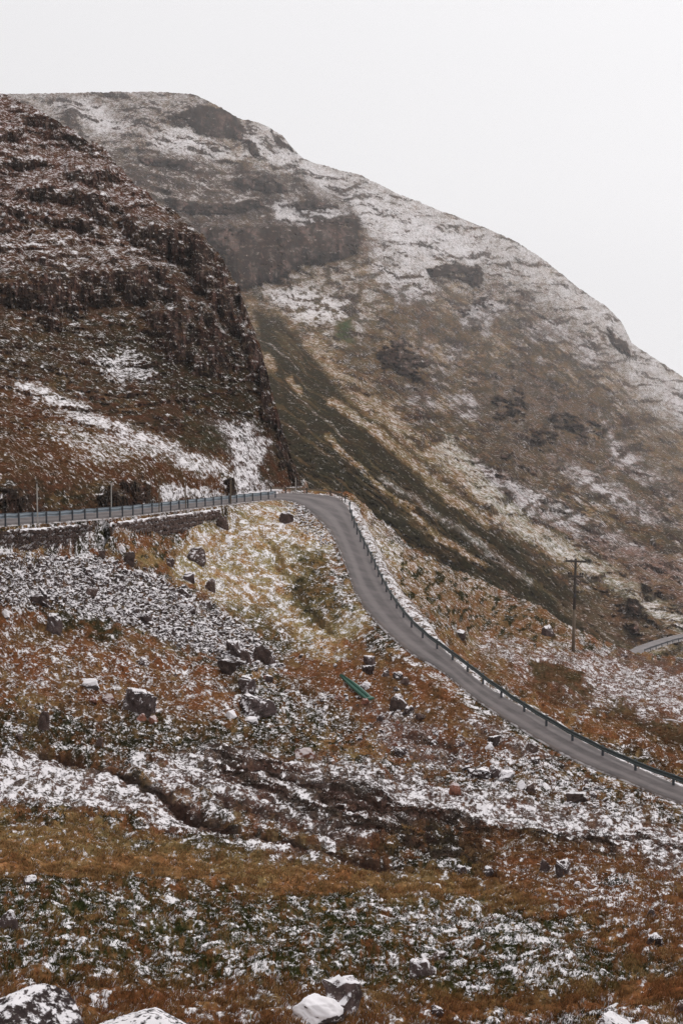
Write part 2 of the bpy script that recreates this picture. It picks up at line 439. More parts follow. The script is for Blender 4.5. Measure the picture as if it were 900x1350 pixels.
# ground cover: base colour and snow cover of the near hillside
RUST, TAN, STRAW = (.138, .062, .027), (.208, .132, .058), (.38, .27, .125)
OLIVE, PEAT, GRAVEL, GREEN = (.022, .020, .008), (.017, .010, .008), (.10, .072, .068), (.026, .029, .009)
n_a = fbm(NX / 38, NY / 30, 5, .6, 11); n_b = fbm(NX / 15, NY / 10, 4, .6, 12); n_c = fbm(NX / 80, NY / 60, 4, .55, 13); n_d = fbm(NX / 6, NY / 4, 3, .6, 14)
col = np.broadcast_to(np.array(RUST, np.float32), NX.shape + (3,)).copy()
col = mixc(col, TAN, sstep(-.15, .35, n_a + .3 * n_d))
col = mixc(col, OLIVE, .95 * sstep(-.07, .13, n_b + .6 * n_c + .3 * n_d))
snow = .30 + .30 * n_c + .22 * n_b
def zone(m, c=None, k=1.0, s=None, ks=1.0, grit=.5):
    """lay a ground cover c (strength k, broken up by noise) and a snow cover s over the mask m"""
    global col, snow
    if c is not None: col = mixc(col, c, np.clip(m * k * (1 + grit * (1.6 * n_b + 1.6 * n_d)), 0, 1))
    if s is not None: snow = snow + (s + .22 * n_b + .18 * n_d - snow) * m * ks
P_ = lambda pts, f=16: poly(WX, WY, pts, f)
zone(P_([(255, 690), (350, 660), (400, 668), (430, 720), (450, 780), (480, 830), (440, 860), (380, 850), (330, 820), (270, 780), (240, 740)]), STRAW, .75, .45)
zone(P_([(395, 715), (436, 735), (458, 800), (440, 835), (385, 790)], 12), OLIVE, .75, .28)
zone(P_([(300, 790), (350, 800), (400, 850), (380, 870), (330, 830)], 12), OLIVE, .6, .35)
zone(P_([(-200, 795), (0, 800), (100, 832), (200, 850), (310, 900), (270, 965), (120, 938), (0, 905), (-200, 900)]), RUST, .65, .34)
zone(P_([(70, 800), (130, 805), (180, 835), (150, 845), (90, 830)], 9), OLIVE, .8, .22)
zone(P_([(-200, 925), (0, 930), (150, 938), (300, 952), (430, 962), (390, 995), (250, 998), (100, 990), (-200, 985)]), OLIVE, .75, .34)
zone(P_([(370, 870), (540, 860), (640, 945), (705, 985), (690, 1015), (560, 1010), (480, 960), (400, 930)]), RUST, .8, .24)
zone(P_([(300, 900), (420, 900), (480, 960), (400, 960), (300, 940)]), OLIVE, .5, .38)
zone(P_([(480, 930), (560, 952), (625, 1000), (560, 1015), (500, 985)], 12), GRAVEL, .7, .36)
zone(P_([(600, 940), (720, 985), (760, 1020), (660, 1005)], 12), GRAVEL, .7, .34)
zone(P_([(600, 1005), (720, 1010), (860, 1050), (930, 1075), (820, 1080), (680, 1050), (600, 1030)], 14), OLIVE, .4, .50)
zone(scree, (.06, .044, .036), .7, .44, 1, .3)
zone(P_([(-200, 975), (0, 982), (110, 1000), (220, 1042), (330, 1090), (420, 1122), (540, 1155), (400, 1132), (250, 1092), (100, 1062), (-200, 1040)], 12), GRAVEL, .85, .54, 1, .3)
zone(P_([(150, 1002), (300, 985), (420, 1005), (600, 1035), (800, 1072), (900, 1088), (1080, 1110), (1080, 1150), (900, 1142), (800, 1118), (650, 1098), (560, 1085), (480, 1112), (530, 1145), (400, 1095), (250, 1048)], 14), GRAVEL, .9, .52, 1, .3)
trk = pline(TX, TY, [(215, 982), (310, 1010), (400, 1040), (500, 1076), (600, 1104), (700, 1120), (790, 1122)], 17, 16) * sstep(230, 330, NX)
rut = fbm(TX / 120, (TY - .30 * TX) / 4.5, 4, .6, 17)
zone(trk * sstep(-.22, .06, rut), (.040, .027, .022), .95, .08)
zone(trk * sstep(.0, .2, rut), PEAT, .9, .0)
zone(pline(TX, TY, [(400, 1068), (500, 1100), (580, 1126), (660, 1146)], 3, 6), (.036, .024, .019), .9, .08)
zone(pline(SX, SY, [(420, 1020), (520, 1058), (620, 1088), (700, 1100)], 3, 6), PEAT, .7, .2)
zone(pline(SX, SY, [(360, 1060), (440, 1085), (530, 1115)], 3, 6), PEAT, .7, .2)
zone(pline(SX, SY, [(690, 1112), (780, 1098), (860, 1108), (960, 1120)], 3, 5), PEAT, .6, .35)
zone(P_([(430, 1110), (560, 1130), (700, 1150), (640, 1172), (520, 1160)], 10), OLIVE, .5, .42)
zone(P_([(-200, 1075), (0, 1078), (150, 1100), (300, 1125), (450, 1145), (600, 1162), (720, 1195), (600, 1198), (450, 1172), (300, 1168), (150, 1160), (-200, 1150)]), TAN, .9, .27)
zone(P_([(-200, 1120), (0, 1118), (120, 1140), (260, 1150), (420, 1150), (600, 1170), (690, 1195), (420, 1172), (230, 1166), (100, 1160), (-200, 1150)], 15), (.17, .085, .036), .8, .12, 1, .9)
zone(P_([(-200, 1160), (200, 1166), (450, 1182), (620, 1198), (750, 1232), (860, 1285), (800, 1312), (600, 1300), (300, 1290), (-200, 1275)], 18), GREEN, .72, .38, 1, 1.1)
zone(P_([(480, 1185), (620, 1198), (740, 1235), (820, 1280), (720, 1300), (560, 1240)], 18), None, 0, .48)
zone(P_([(640, 1108), (800, 1128), (1080, 1160), (1080, 1262), (880, 1262), (760, 1212), (640, 1172)]), RUST, .75, .34)
zone(P_([(730, 1165), (830, 1165), (870, 1195), (800, 1205)], 12), None, 0, .48)
zone(P_([(-200, 1285), (300, 1292), (500, 1300), (620, 1320), (620, 1430), (-200, 1430)]), RUST, .6, .34)
zone(P_([(560, 1292), (760, 1300), (1000, 1268), (1000, 1312), (800, 1322), (600, 1330)]), (.15, .066, .028), .85, .10)
zone(P_([(640, 1335), (760, 1320), (1080, 1318), (1080, 1430), (700, 1430)], 14), None, 0, .48)
zone(P_([(465, 665), (500, 688), (560, 735), (700, 800), (765, 833), (740, 862), (640, 862), (560, 812), (505, 760)]), (.19, .122, .06), .8, .40)
zone(P_([(470, 665), (520, 705), (540, 740), (500, 745), (480, 700)], 9), STRAW, .6, .50)
zone(P_([(560, 770), (700, 805), (760, 840), (680, 850), (600, 830)], 9), RUST, .45, .30)
zone(P_([(480, 680), (560, 740), (700, 803), (740, 850), (600, 840), (520, 770)], 12) * sstep(.02, .22, n_b + .4 * n_d), OLIVE, .9, .12)
zone(P_([(640, 848), (760, 858), (900, 876), (1080, 890), (1080, 1000), (900, 975), (800, 935), (700, 900)], 12), (.15, .085, .068), .75, .45)
zone(P_([(690, 870), (760, 880), (775, 908), (715, 908)], 8), (.055, .036, .016), .85, .08)
zone(P_([(800, 925), (900, 955), (910, 985), (830, 962)], 8), (.07, .045, .02), .85, .12)
zone(P_([(590, 850), (700, 900), (800, 945), (900, 992), (920, 1022), (780, 972), (680, 915)]), RUST, .75, .24)
zone(P_([(820, 860), (900, 872), (1080, 880), (1080, 893), (880, 888), (800, 872)], 5), (.10, .06, .045), .8, .15)
zone(gully, PEAT, .95, .02, 1, .1)
verge = (1 - sstep(.9, 1.6, rd)) * (rd > -.2)
zone(verge * (side < 0), (.16, .12, .10), .7, .56)
zone(verge * (side > 0), None, 0, .40)
zone((1 - sstep(-.05, .05, rd)).astype(np.float32), (.12, .1, .1), 1, 0)
snow = np.clip(snow - .02, -.2, 1.0)
# back of the hill: rows beyond the crest drop out of sight
ext = []; et, es, ec = NP[0], snow[0], col[0]
for k, (dy, dz) in enumerate(((.6, .0), (2, -.6), (5, -2.2), (10, -5), (18, -10), (30, -18), (50, -32), (80, -55))):
    q = et.copy(); w = sstep(395, 470, us); q[:, 1] += dy * (.3 + .7 * w); q[:, 2] += dz * w - (1 - w) * min(k, 3) * .5
    ext.append(q)
ext = ext[::-1]
VN = np.concatenate([np.stack(ext), NP]); CN = np.concatenate([np.repeat(ec[None], 8, 0), col]); SN = np.concatenate([np.repeat(es[None], 8, 0), snow])
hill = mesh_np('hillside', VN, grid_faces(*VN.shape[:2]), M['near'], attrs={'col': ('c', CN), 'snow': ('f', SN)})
tag(hill, 'rough moorland hillside of rust grass and patchy snow', kind='structure')

PX, PY = project(NP)
def ground(x, y):
    """point of the near hillside under a photo pixel, with its grid index"""
    j = int(np.abs(us - x).argmin()); i = int(np.abs(PY[:, j] - y).argmin())
    return NP[i, j].copy(), (i, j)
def ground_xy_z(p):
    """height of the hillside below a world point"""
    x = CX + F * p[0] / (p[1] * CT - p[2] * ST); j = int(np.clip(np.abs(us - x).argmin(), 0, len(us) - 1))
    i = int(np.abs(NP[:, j, 1] - p[1]).argmin()); return NP[i, j, 2]

# ------------------------------------------------------------------ TERRACED SURFACES: the crag and the far mountain
def pile(Db, w, leak=1 / 40.0, blur=2.0):
    """rebuild depth so that w scales how fast each row recedes (0 = cliff face, large = ledge); drifts back to Db"""
    g = np.maximum(Db[:-1] - Db[1:], .002); wm = .5 * (w[:-1] + w[1:])
    kk = 80; pad = np.pad(wm, ((kk, kk), (0, 0)), 'edge'); cs = np.cumsum(pad, 0); mean = (cs[2 * kk:] - cs[:-2 * kk]) / (2 * kk)
    mean = mean[:len(wm)]
    k = np.exp(-.5 * (np.arange(-40, 41) / 16.0) ** 2); k /= k.sum()
    mean = np.stack([np.convolve(np.pad(r, (40, 40), 'edge'), k, 'valid') for r in mean])
    dE = g * (wm / mean - 1); Ev = np.zeros_like(Db)
    for i in range(len(Db) - 2, -1, -1): Ev[i] = Ev[i + 1] * (1 - leak) + dE[i]
    k = np.exp(-.5 * (np.arange(-8, 9) / blur) ** 2); k /= k.sum()
    Ev = np.stack([np.convolve(np.pad(r, (8, 8), 'edge'), k, 'valid') for r in Ev])
    return Db + Ev

# --- crag above the road
top_x = [-170, -60, 0, 22, 60, 95, 130, 165, 200, 230, 260, 288, 312, 328, 340, 350, 362, 376, 392, 402, 420]
top_y = [70, 96, 122, 131, 149, 172, 195, 228, 260, 278, 303, 335, 372, 410, 445, 482, 525, 572, 622, 646, 660]
uc = np.concatenate([np.arange(-170, -12, 3.0), np.arange(-12, 300, 1.0), np.arange(300, 420, .5)]); NVC = 600
T = np.interp(uc + 5 * fbm(uc / 16, uc * 0 + 9, 4, .7, 23) * (uc > 20), top_x, top_y)
T = T + 6 * fbm(uc / 30, uc * 0 + 4, 4, .6, 21) + np.where(uc > 120, 14, 3) * fbm(uc / 48, uc * 0 + 2, 2, .5, 24) + np.where((uc > 150), 2.0, 1.5) * fbm(uc / 5, uc * 0, 3, .6, 22)
B = np.interp(uc, edge_x, edge_y) + 28
CXg = np.broadcast_to(uc[None], (NVC, len(uc))).copy(); CYg = T[None] + np.linspace(0, 1, NVC)[:, None] * (B - T)[None]
crag_ctrl = [(-150, 684, 107), (0, 677, 127.5), (150, 667.5, 150), (250, 657, 170), (330, 650.5, 188), (395, 644, 206), (420, 655, 212), (330, 680, 187.5), (150, 697, 149.5), (0, 706, 127), (-150, 712, 106.5),
    (0, 560, 152), (150, 560, 172), (300, 560, 196), (372, 570, 216), (0, 500, 172), (150, 500, 194), (300, 500, 212), (350, 490, 225),
    (0, 400, 203), (150, 400, 221), (300, 400, 243), (325, 405, 252), (0, 300, 240), (150, 280, 262), (258, 303, 275), (0, 200, 280), (120, 192, 292), (0, 122, 312), (-150, 100, 290), (-150, 400, 180), (-150, 560, 132)]
Db = TPS(crag_ctrl, 1e-3)(CXg, CYg)
bo = np.interp(uc, edge_x, edge_y)
low = sstep(0, 1, (CYg - bo[None]) / 4)
def cw(a, s, seed=0): return a * fbm(CXg / s, CYg / s * 1.5, 4, .6, seed + int(s))
QX, QY = CXg + cw(26, 60, 1) + cw(8, 11, 2), CYg + cw(14, 50, 3) + cw(6, 9, 4)
sig = CYg - .04 * CXg + cw(16, 90, 5)
led = fbm(CXg / 75, sig / 8.5, 4, .62, 31) + .45 * fbm(CXg / 24, sig / 4, 3, .6, 33)
C_ = lambda pts, f=6: poly(QX, QY, pts, f)
bigcliff = sstep(.3, .62, np.maximum.reduce([
    C_([(-200, 372), (0, 372), (60, 365), (110, 355), (160, 352), (215, 352), (245, 385), (250, 400), (160, 402), (80, 412), (0, 408), (-200, 420)]),
    C_([(160, 292), (215, 300), (262, 310), (300, 350), (325, 400), (340, 455), (320, 470), (290, 420), (250, 360), (215, 340), (175, 320)]),
    C_([(240, 300), (265, 312), (318, 385), (345, 460), (360, 520), (392, 600), (398, 640), (365, 600), (345, 540), (315, 470), (285, 400)]),
    C_([(195, 405), (260, 395), (300, 440), (330, 500), (300, 505), (230, 480), (200, 440)], 10) * .8,
    C_([(30, 150), (70, 152), (90, 168), (60, 170), (30, 165)], 4), C_([(-20, 172), (36, 172), (40, 186), (-20, 186)], 4),
    C_([(75, 172), (112, 178), (135, 200), (100, 195)], 4), C_([(0, 215), (50, 212), (60, 225), (0, 228)], 4), C_([(80, 222), (150, 225), (152, 244), (100, 240)], 4),
    C_([(20, 245), (110, 250), (140, 258), (130, 275), (20, 268)], 4), C_([(55, 285), (130, 292), (128, 305), (60, 303)], 4), C_([(-20, 265), (50, 275), (60, 300), (0, 310), (-20, 300)], 5) * .7,
    .85 * C_([(-200, 620), (20, 640), (40, 650), (56, 672), (60, 690), (-200, 700)], 10), .85 * C_([(125, 648), (160, 630), (188, 626), (202, 645), (205, 680), (140, 690)], 10),
    C_([(288, 640), (312, 632), (316, 655), (290, 660)], 4), C_([(375, 560), (392, 590), (402, 650), (380, 640), (370, 600)], 5)]) * (.72 + 1.1 * fbm(CXg / 26, sig / 10, 4, .65, 47) + .5 * fbm(CXg / 7, sig / 3.5, 3, .6, 48)))
up = sstep(470, 400, QY)
crag_d = fbm(CXg / 7, CYg / 5, 3, .6, 49)
cl = np.clip(bigcliff + up * .9 * sstep(.12, .28, led + .25 * crag_d) + (1 - up) * .85 * sstep(.16, .3, led + .4 * crag_d) * sstep(600, 540, CYg), 0, 1)
w = 1.35 - 1.28 * cl + .5 * (1 - cl) * np.clip(led * -2, -.5, 1)
Dc = pile(Db, np.maximum(w, .05))
rib = fbm(CXg / 5.5 + cw(1.2, 20, 6), CYg / 60, 3, .6, 35)
Dc = Dc - cl * (2.2 * np.abs(rib) + .5 * fbm(CXg / 14, CYg / 40, 3, .6, 36)) + (1 - cl) * .35 * fbm(CXg / 7, CYg / 4.5, 3, .6, 37)
rim = np.interp(uc, [300, 420], [0, 1])
CP = at(CXg, CYg, Dc)
CP[..., 2] += (1 - cl) * .18 * fbm(CXg / 9, CYg / 6, 3, .6, 38) * (1 - low)
ROCK, ROCKL = (.026, .017, .015), (.095, .060, .052)
c_a = fbm(CXg / 45, CYg / 25, 5, .6, 41); c_b = fbm(CXg / 13, CYg / 7, 4, .6, 42); c_d = fbm(CXg / 5, CYg / 3.2, 3, .6, 43)
col = np.broadcast_to(np.array((.060, .031, .018), np.float32), CXg.shape + (3,)).copy()
col = mixc(col, (.105, .06, .027), sstep(0, .4, c_a + .4 * c_d)); col = mixc(col, (.024, .019, .010), .9 * sstep(-.02, .25, c_b + .4 * c_a))
snow = .20 + .30 * c_b + .25 * c_a - .10 * sstep(420, 500, CYg)
def zonec(m, c=None, k=1.0, s=None, grit=.5):
    global col, snow
    if c is not None: col = mixc(col, c, np.clip(m * k * (1 + grit * (1.6 * c_b + 1.6 * c_d)), 0, 1))
    if s is not None: snow = snow + (s + .25 * c_b + .2 * c_d - snow) * m
zonec(sstep(330, 250, QY) * sstep(300, 180, QX), (.108, .050, .034), .7, .31)
zonec(C_([(-200, 300), (100, 300), (180, 305), (240, 350), (120, 350), (0, 350), (-200, 350)], 12), (.088, .042, .022), .7, .34)
zonec(C_([(180, 420), (300, 430), (350, 520), (370, 600), (300, 560), (200, 520), (120, 440)], 22), (.021, .017, .009), .85, .12)
zonec(C_([(-200, 420), (100, 420), (200, 460), (240, 520), (100, 500), (-200, 480)], 18), (.034, .024, .012), .6, .2)
zonec(C_([(120, 470), (180, 460), (210, 500), (150, 510)], 12), None, 0, .5)
zonec(C_([(-200, 480), (0, 490), (140, 545), (290, 620), (300, 650), (150, 640), (-200, 600)], 16), (.085, .040, .018), .7, .20)
zonec(C_([(60, 560), (140, 575), (200, 600), (160, 610), (90, 600)], 10), (.19, .125, .06), .5, .44)
zonec(C_([(20, 500), (60, 508), (130, 540), (200, 572), (290, 612), (330, 640), (300, 640), (200, 598), (110, 560), (40, 525)], 8), (.19, .135, .095), .7, .58)
zonec(C_([(275, 555), (330, 555), (350, 590), (355, 640), (320, 645), (300, 600)], 9), (.13, .10, .095), .7, .58)
zonec(C_([(205, 545), (290, 560), (310, 600), (260, 590)], 10), (.036, .030, .016), .8, .08)
zonec(C_([(215, 638), (270, 640), (300, 655), (220, 662)], 5), (.2, .16, .12), .4, .6)
zonec(cl, ROCK, 1, .0, .15)
zonec(cl * sstep(.0, .35, fbm(CXg / 5, CYg / 26, 3, .6, 45) + .3 * c_a + .4 * c_d), ROCKL, .9, None, .1)
zonec(cl * sstep(.12, .26, fbm(CXg / 16, CYg / 3.5, 3, .6, 46) + .2 * c_a), (.075, .042, .022), .9, .34, .3)
zonec(bigcliff * C_([(-200, 590), (420, 590), (420, 720), (-200, 720)]), (.05, .035, .028), .6, .02)
lip = np.zeros_like(cl); lip[:-6] = np.clip(cl[6:] - cl[:-6], 0, 1)
snow = snow + .30 * lip * sstep(-.1, .3, c_b + c_d)
zonec(sstep(5, 0, bo[None] - CYg) * sstep(285, 340, CXg), (.2, .18, .17), .5, .95)
snow = np.clip(snow, -.25, 1)
VC = np.concatenate([np.stack([CP[0] + np.array((-.02 * k * k, 3. * k, -.35 * k * k)) for k in range(8, 0, -1)]), CP])
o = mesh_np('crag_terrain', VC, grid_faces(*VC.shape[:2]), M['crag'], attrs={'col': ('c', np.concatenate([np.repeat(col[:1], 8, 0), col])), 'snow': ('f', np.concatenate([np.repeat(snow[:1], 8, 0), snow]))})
tag(o, 'dark terraced sandstone crag rising behind the roadside barrier', kind='structure')

# --- far mountain
mt_x = [-170, 25, 100, 200, 255, 280, 300, 316, 330, 350, 372, 385, 400, 440, 475, 540, 600, 640, 690, 720, 760, 800, 818, 832, 860, 900, 960, 1070]
mt_y = [124, 124, 122, 121, 124, 136, 146, 157, 158, 166, 178, 195, 210, 222, 231, 262, 285, 300, 324, 345, 378, 405, 424, 452, 471, 497, 535, 600]
uf = columns(1.15); NVF = 640
T = np.interp(uf, mt_x, mt_y); T = T + 2.2 * fbm(uf / 28, uf * 0, 4, .6, 51) + 1.6 * fbm(uf / 5, uf * 0, 3, .6, 52)
B = np.interp(uf, [-170, 300, 450, 700, 900, 1070], [700, 720, 800, 930, 960, 980])
FX = np.broadcast_to(uf[None], (NVF, len(uf))).copy(); FY = T[None] + np.linspace(0, 1, NVF)[:, None] ** 1.0 * (B - T)[None]
far_ctrl = [(-150, 122, 800), (100, 122, 850), (270, 128, 830), (400, 210, 900), (600, 285, 950), (760, 378, 1000), (900, 497, 1050), (1060, 600, 1100),
    (-150, 300, 560), (50, 300, 560), (200, 250, 640), (300, 300, 640), (400, 300, 690), (600, 450, 720), (800, 600, 760), (950, 700, 800),
    (340, 420, 520), (-150, 600, 420), (200, 600, 420), (450, 600, 470), (600, 720, 480), (760, 830, 500), (900, 780, 610), (860, 850, 509), (900, 838, 522), (960, 831, 530), (900, 872, 488), (1060, 880, 540),
    (420, 660, 440), (560, 760, 440), (700, 850, 440), (900, 950, 430), (300, 720, 400)]
far_ctrl = [(x, y, d * (1 + 1.15 * float(sstep(640, 330, y + .25 * (450 - x))))) for x, y, d in far_ctrl]
Db = TPS(far_ctrl, 1e-3)(FX, FY)
def fw(a, s, seed=0): return a * fbm(FX / s, FY / s * 1.2, 4, .6, seed + int(s))
QX, QY = FX + fw(26, 60, 1) + fw(8, 12, 2), FY + fw(18, 50, 3) + fw(7, 10, 4)
RX, RY = FX + fw(10, 40, 6) + fw(4, 9, 7), FY + fw(7, 40, 8) + fw(4, 8, 9)
F_ = lambda pts, f=7: poly(RX, RY, pts, f)
G_ = lambda pts, f=12: poly(QX, QY, pts, f)
# fall-line coordinates: along and across the slope running down to the right
ang = np.radians(37); al = FX * math.cos(ang) + FY * math.sin(ang); ac = -FX * math.sin(ang) + FY * math.cos(ang) + fw(14, 120, 10) + fw(4, 30, 11)
stk = fbm(al / 130, ac / 7.5, 4, .6, 61) + .35 * fbm(al / 40, ac / 3.2, 2, .6, 62)
fa = fbm(FX / 60, FY / 42, 5, .6, 63); fb = fbm(FX / 15, FY / 9, 4, .6, 64); fd = fbm(FX / 5, FY / 3.4, 3, .6, 65)
led = fbm(FX / 46, (FY - .12 * FX) / 8 + fw(2, 60, 12), 5, .66, 66)
block = np.maximum.reduce([
    F_([(236, 292), (300, 300), (345, 294), (400, 296), (440, 284), (468, 278), (476, 290), (474, 322), (455, 340), (400, 352), (345, 378), (315, 380), (290, 345), (262, 310)], 5) * (.62 + .38 * sstep(285, 315, RY + .10 * (RX - 400))),
    F_([(215, 262), (300, 268), (345, 262), (350, 274), (300, 284), (230, 280)], 4) * .75, F_([(300, 238), (352, 232), (380, 246), (372, 256), (320, 252)], 4) * .75, F_([(180, 205), (250, 212), (255, 222), (190, 218)], 3) * .7, F_([(380, 268), (440, 262), (452, 274), (400, 278)], 3) * .7,
    F_([(228, 150), (258, 140), (300, 142), (318, 160), (322, 182), (290, 184), (262, 175)], 4), F_([(322, 182), (336, 190), (342, 208), (330, 204)], 3), F_([(355, 168), (378, 185), (388, 202), (368, 190)], 3),
    F_([(318, 236), (352, 232), (355, 252), (320, 250)], 4) * .8,
    F_([(560, 352), (600, 347), (632, 350), (642, 372), (634, 378), (600, 368), (570, 368)], 5) * .75, F_([(480, 460), (530, 440), (570, 470), (555, 505), (505, 492)], 14) * .62, F_([(600, 400), (640, 385), (655, 400), (610, 425)], 8) * .55,
    F_([(690, 560), (760, 530), (805, 560), (800, 592), (750, 580), (700, 600)], 16) * .5, F_([(640, 520), (680, 505), (710, 540), (680, 570), (650, 560)], 10) * .5, F_([(800, 430), (832, 455), (838, 472), (806, 458)], 6) * .7, F_([(655, 590), (700, 600), (690, 640), (650, 630)], 9) * .4,
    F_([(830, 790), (848, 795), (846, 812), (832, 806)], 3), F_([(842, 768), (860, 772), (858, 780)], 3), F_([(820, 818), (840, 822), (842, 836), (826, 832)], 3) * .7])
slopes = poly(QX, QY, [(335, 395), (420, 490), (520, 580), (650, 690), (780, 790), (840, 860), (700, 960), (300, 800), (300, 500)], 18)
block = sstep(.42, .54, block * (.88 + 1.1 * fbm(FX / 30, FY / 11, 5, .68, 81) + .35 * fd))
cl = np.clip(block + (1 - slopes) * .85 * sstep(.09, .22, led + .35 * fd), 0, 1)
w = np.maximum(1.3 - 1.24 * cl + .3 * (1 - cl) * np.clip(-2 * led, -.6, 1), .06)
Df = pile(Db, w) - 16 * block * np.clip((FY - 120) / 200, .3, 1)
Df = Df - cl * (6.5 * np.abs(fbm(FX / 7, FY / 90, 3, .6, 67)) + 1.0 * fbm(FX / 16, FY / 30, 3, .6, 68)) + (1 - cl) * 3.2 * (fbm(FX / 9, FY / 6, 3, .6, 69) + slopes * stk) + 12 * (1 - .6 * slopes) * fbm(FX / 42, FY / 28, 4, .55, 70) + 5 * (1 - .5 * slopes) * fbm(al / 60, ac / 11, 3, .6, 73)
HEATH, FTAN, FROCK, FSCREE = (.020, .016, .007), (.22, .140, .058), (.034, .023, .020), (.16, .128, .124)
col = np.broadcast_to(np.array((.105, .064, .029), np.float32), FX.shape + (3,)).copy()
col = mixc(col, FTAN, .7 * sstep(-.05, .4, fa + .5 * stk)); col = mixc(col, (.040, .030, .018), .8 * sstep(0, .35, fb - .3 * fa + .3 * fd)); col = mixc(col, (.11, .057, .034), .6 * sstep(.05, .4, fbm(FX / 50, FY / 36, 4, .6, 72)))
snow = .23 + .40 * fb + .30 * fa + .2 * fd
def zonef(m, c=None, k=1.0, s=None, grit=.5):
    global col, snow
    if c is not None: col = mixc(col, c, np.clip(m * k * (1 + grit * (1.6 * fb + 1.2 * fd)), 0, 1))
    if s is not None: snow = snow + (s + .22 * fb + .2 * fd - snow) * m
ridge_d = FY - np.interp(FX, mt_x, mt_y)
zonef(sstep(130, 10, ridge_d) * sstep(300, 340, FX), (.2, .17, .14), .5, .54)
zonef(G_([(325, 175), (380, 200), (450, 240), (560, 290), (640, 330), (620, 350), (520, 330), (470, 290), (420, 250), (350, 210)], 14), (.2, .18, .17), .6, .64)
zonef(sstep(310, 250, FX) * sstep(300, 200, QY), (.13, .095, .075), .6, .42)
zonef(G_([(60, 130), (130, 140), (180, 170), (140, 175), (90, 155)], 8), None, 0, .66); zonef(G_([(190, 190), (240, 165), (330, 205), (300, 225), (230, 215)], 10), None, 0, .64)
zonef(G_([(200, 240), (330, 220), (430, 262), (470, 285), (420, 300), (300, 305), (230, 280)], 12), (.10, .07, .05), .6, .36)
zonef(G_([(120, 195), (220, 205), (330, 215), (400, 240), (468, 275), (476, 300), (440, 310), (330, 320), (240, 300)], 14), (.048, .031, .023), .9, .18, .5)
zonef(G_([(120, 195), (220, 205), (330, 215), (400, 240), (468, 275), (440, 300), (330, 300), (240, 290)], 12) * sstep(-.05, .2, led), (.03, .021, .018), .85, .06, .3)
zonef(G_([(120, 195), (330, 215), (468, 275), (440, 300), (240, 290)], 12) * sstep(.05, .25, -led + .3 * fd), (.115, .075, .045), .8, .42, .3)
zonef(G_([(360, 265), (430, 270), (465, 285), (400, 300), (360, 290)], 8), None, 0, .62)
zonef(G_([(340, 380), (440, 345), (475, 350), (500, 400), (470, 450), (400, 440)], 14), (.17, .12, .07), .5, .42)
zonef(F_([(345, 385), (400, 380), (460, 400), (455, 425), (400, 425)], 10), None, 0, .70)
zonef(G_([(490, 330), (580, 335), (560, 400), (500, 380)], 12), None, 0, .64)
rightside = sstep(430, 620, QX + .4 * (QY - 500)) * sstep(40, 110, ridge_d)
zonef(rightside * sstep(.02, .3, stk + .3 * fb) * sstep(-.15, .2, fa), FSCREE, .6, .40, .4)
zonef(rightside * sstep(.0, .25, -stk + .5 * fd + .4 * fb), (.045, .032, .018), .85, .04, .4)
zonef(rightside * sstep(.1, .3, led + .4 * fd) * .8, FROCK, .9, .05, .3)
for pts in ([(530, 512), (552, 508), (578, 530), (572, 540), (545, 532)], [(588, 522), (612, 518), (638, 538), (634, 552), (604, 550)], [(585, 458), (605, 452), (612, 468), (590, 478)], [(566, 490), (582, 486), (588, 500), (570, 510)],
            [(605, 410), (640, 385), (672, 405), (650, 425), (610, 432)], [(760, 450), (790, 440), (785, 480), (764, 486)], [(500, 372), (530, 368), (552, 400), (530, 402)], [(690, 430), (730, 420), (750, 445), (700, 452)]):
    zonef(F_(pts, 7) * (.5 + .5 * sstep(-.25, .1, stk)), FSCREE, .85, .52, .3)
for pts in ([(790, 540), (812, 580), (850, 610), (900, 640), (960, 690), (960, 710), (880, 660), (820, 620), (800, 590)], [(640, 620), (700, 640), (790, 690), (880, 740), (960, 770), (960, 790), (860, 750), (760, 710), (680, 665)],
            [(720, 600), (780, 620), (860, 670), (920, 700), (850, 690), (770, 650)], [(870, 500), (905, 530), (910, 560), (885, 540)], [(600, 590), (660, 620), (720, 660), (690, 660), (630, 625)], [(640, 625), (690, 650), (720, 690), (670, 670)]):
    zonef(F_(pts, 7) * (.55 + .45 * sstep(-.3, .15, stk)), (.20, .16, .155), .9, .54, .3)
zonef(G_([(640, 480), (760, 520), (800, 600), (700, 640), (620, 580)], 18), (.085, .052, .033), .5, .2)
zonef(G_([(840, 560), (1080, 660), (1080, 800), (900, 690), (850, 620)], 18), (.11, .072, .038), .5, .2)
upper = sstep(380, 250, QY) * sstep(520, 400, QX)
zonef(upper * sstep(.02, .22, led + .35 * fd + .2 * fb), (.055, .04, .034), .85, .12, .3)
zonef(sstep(-.02, .2, fbm(FX / 22, FY / 13, 5, .7, 78)) * sstep(60, 140, ridge_d) * sstep(300, 360, FY), (.045, .034, .02), .75, .12, .3)
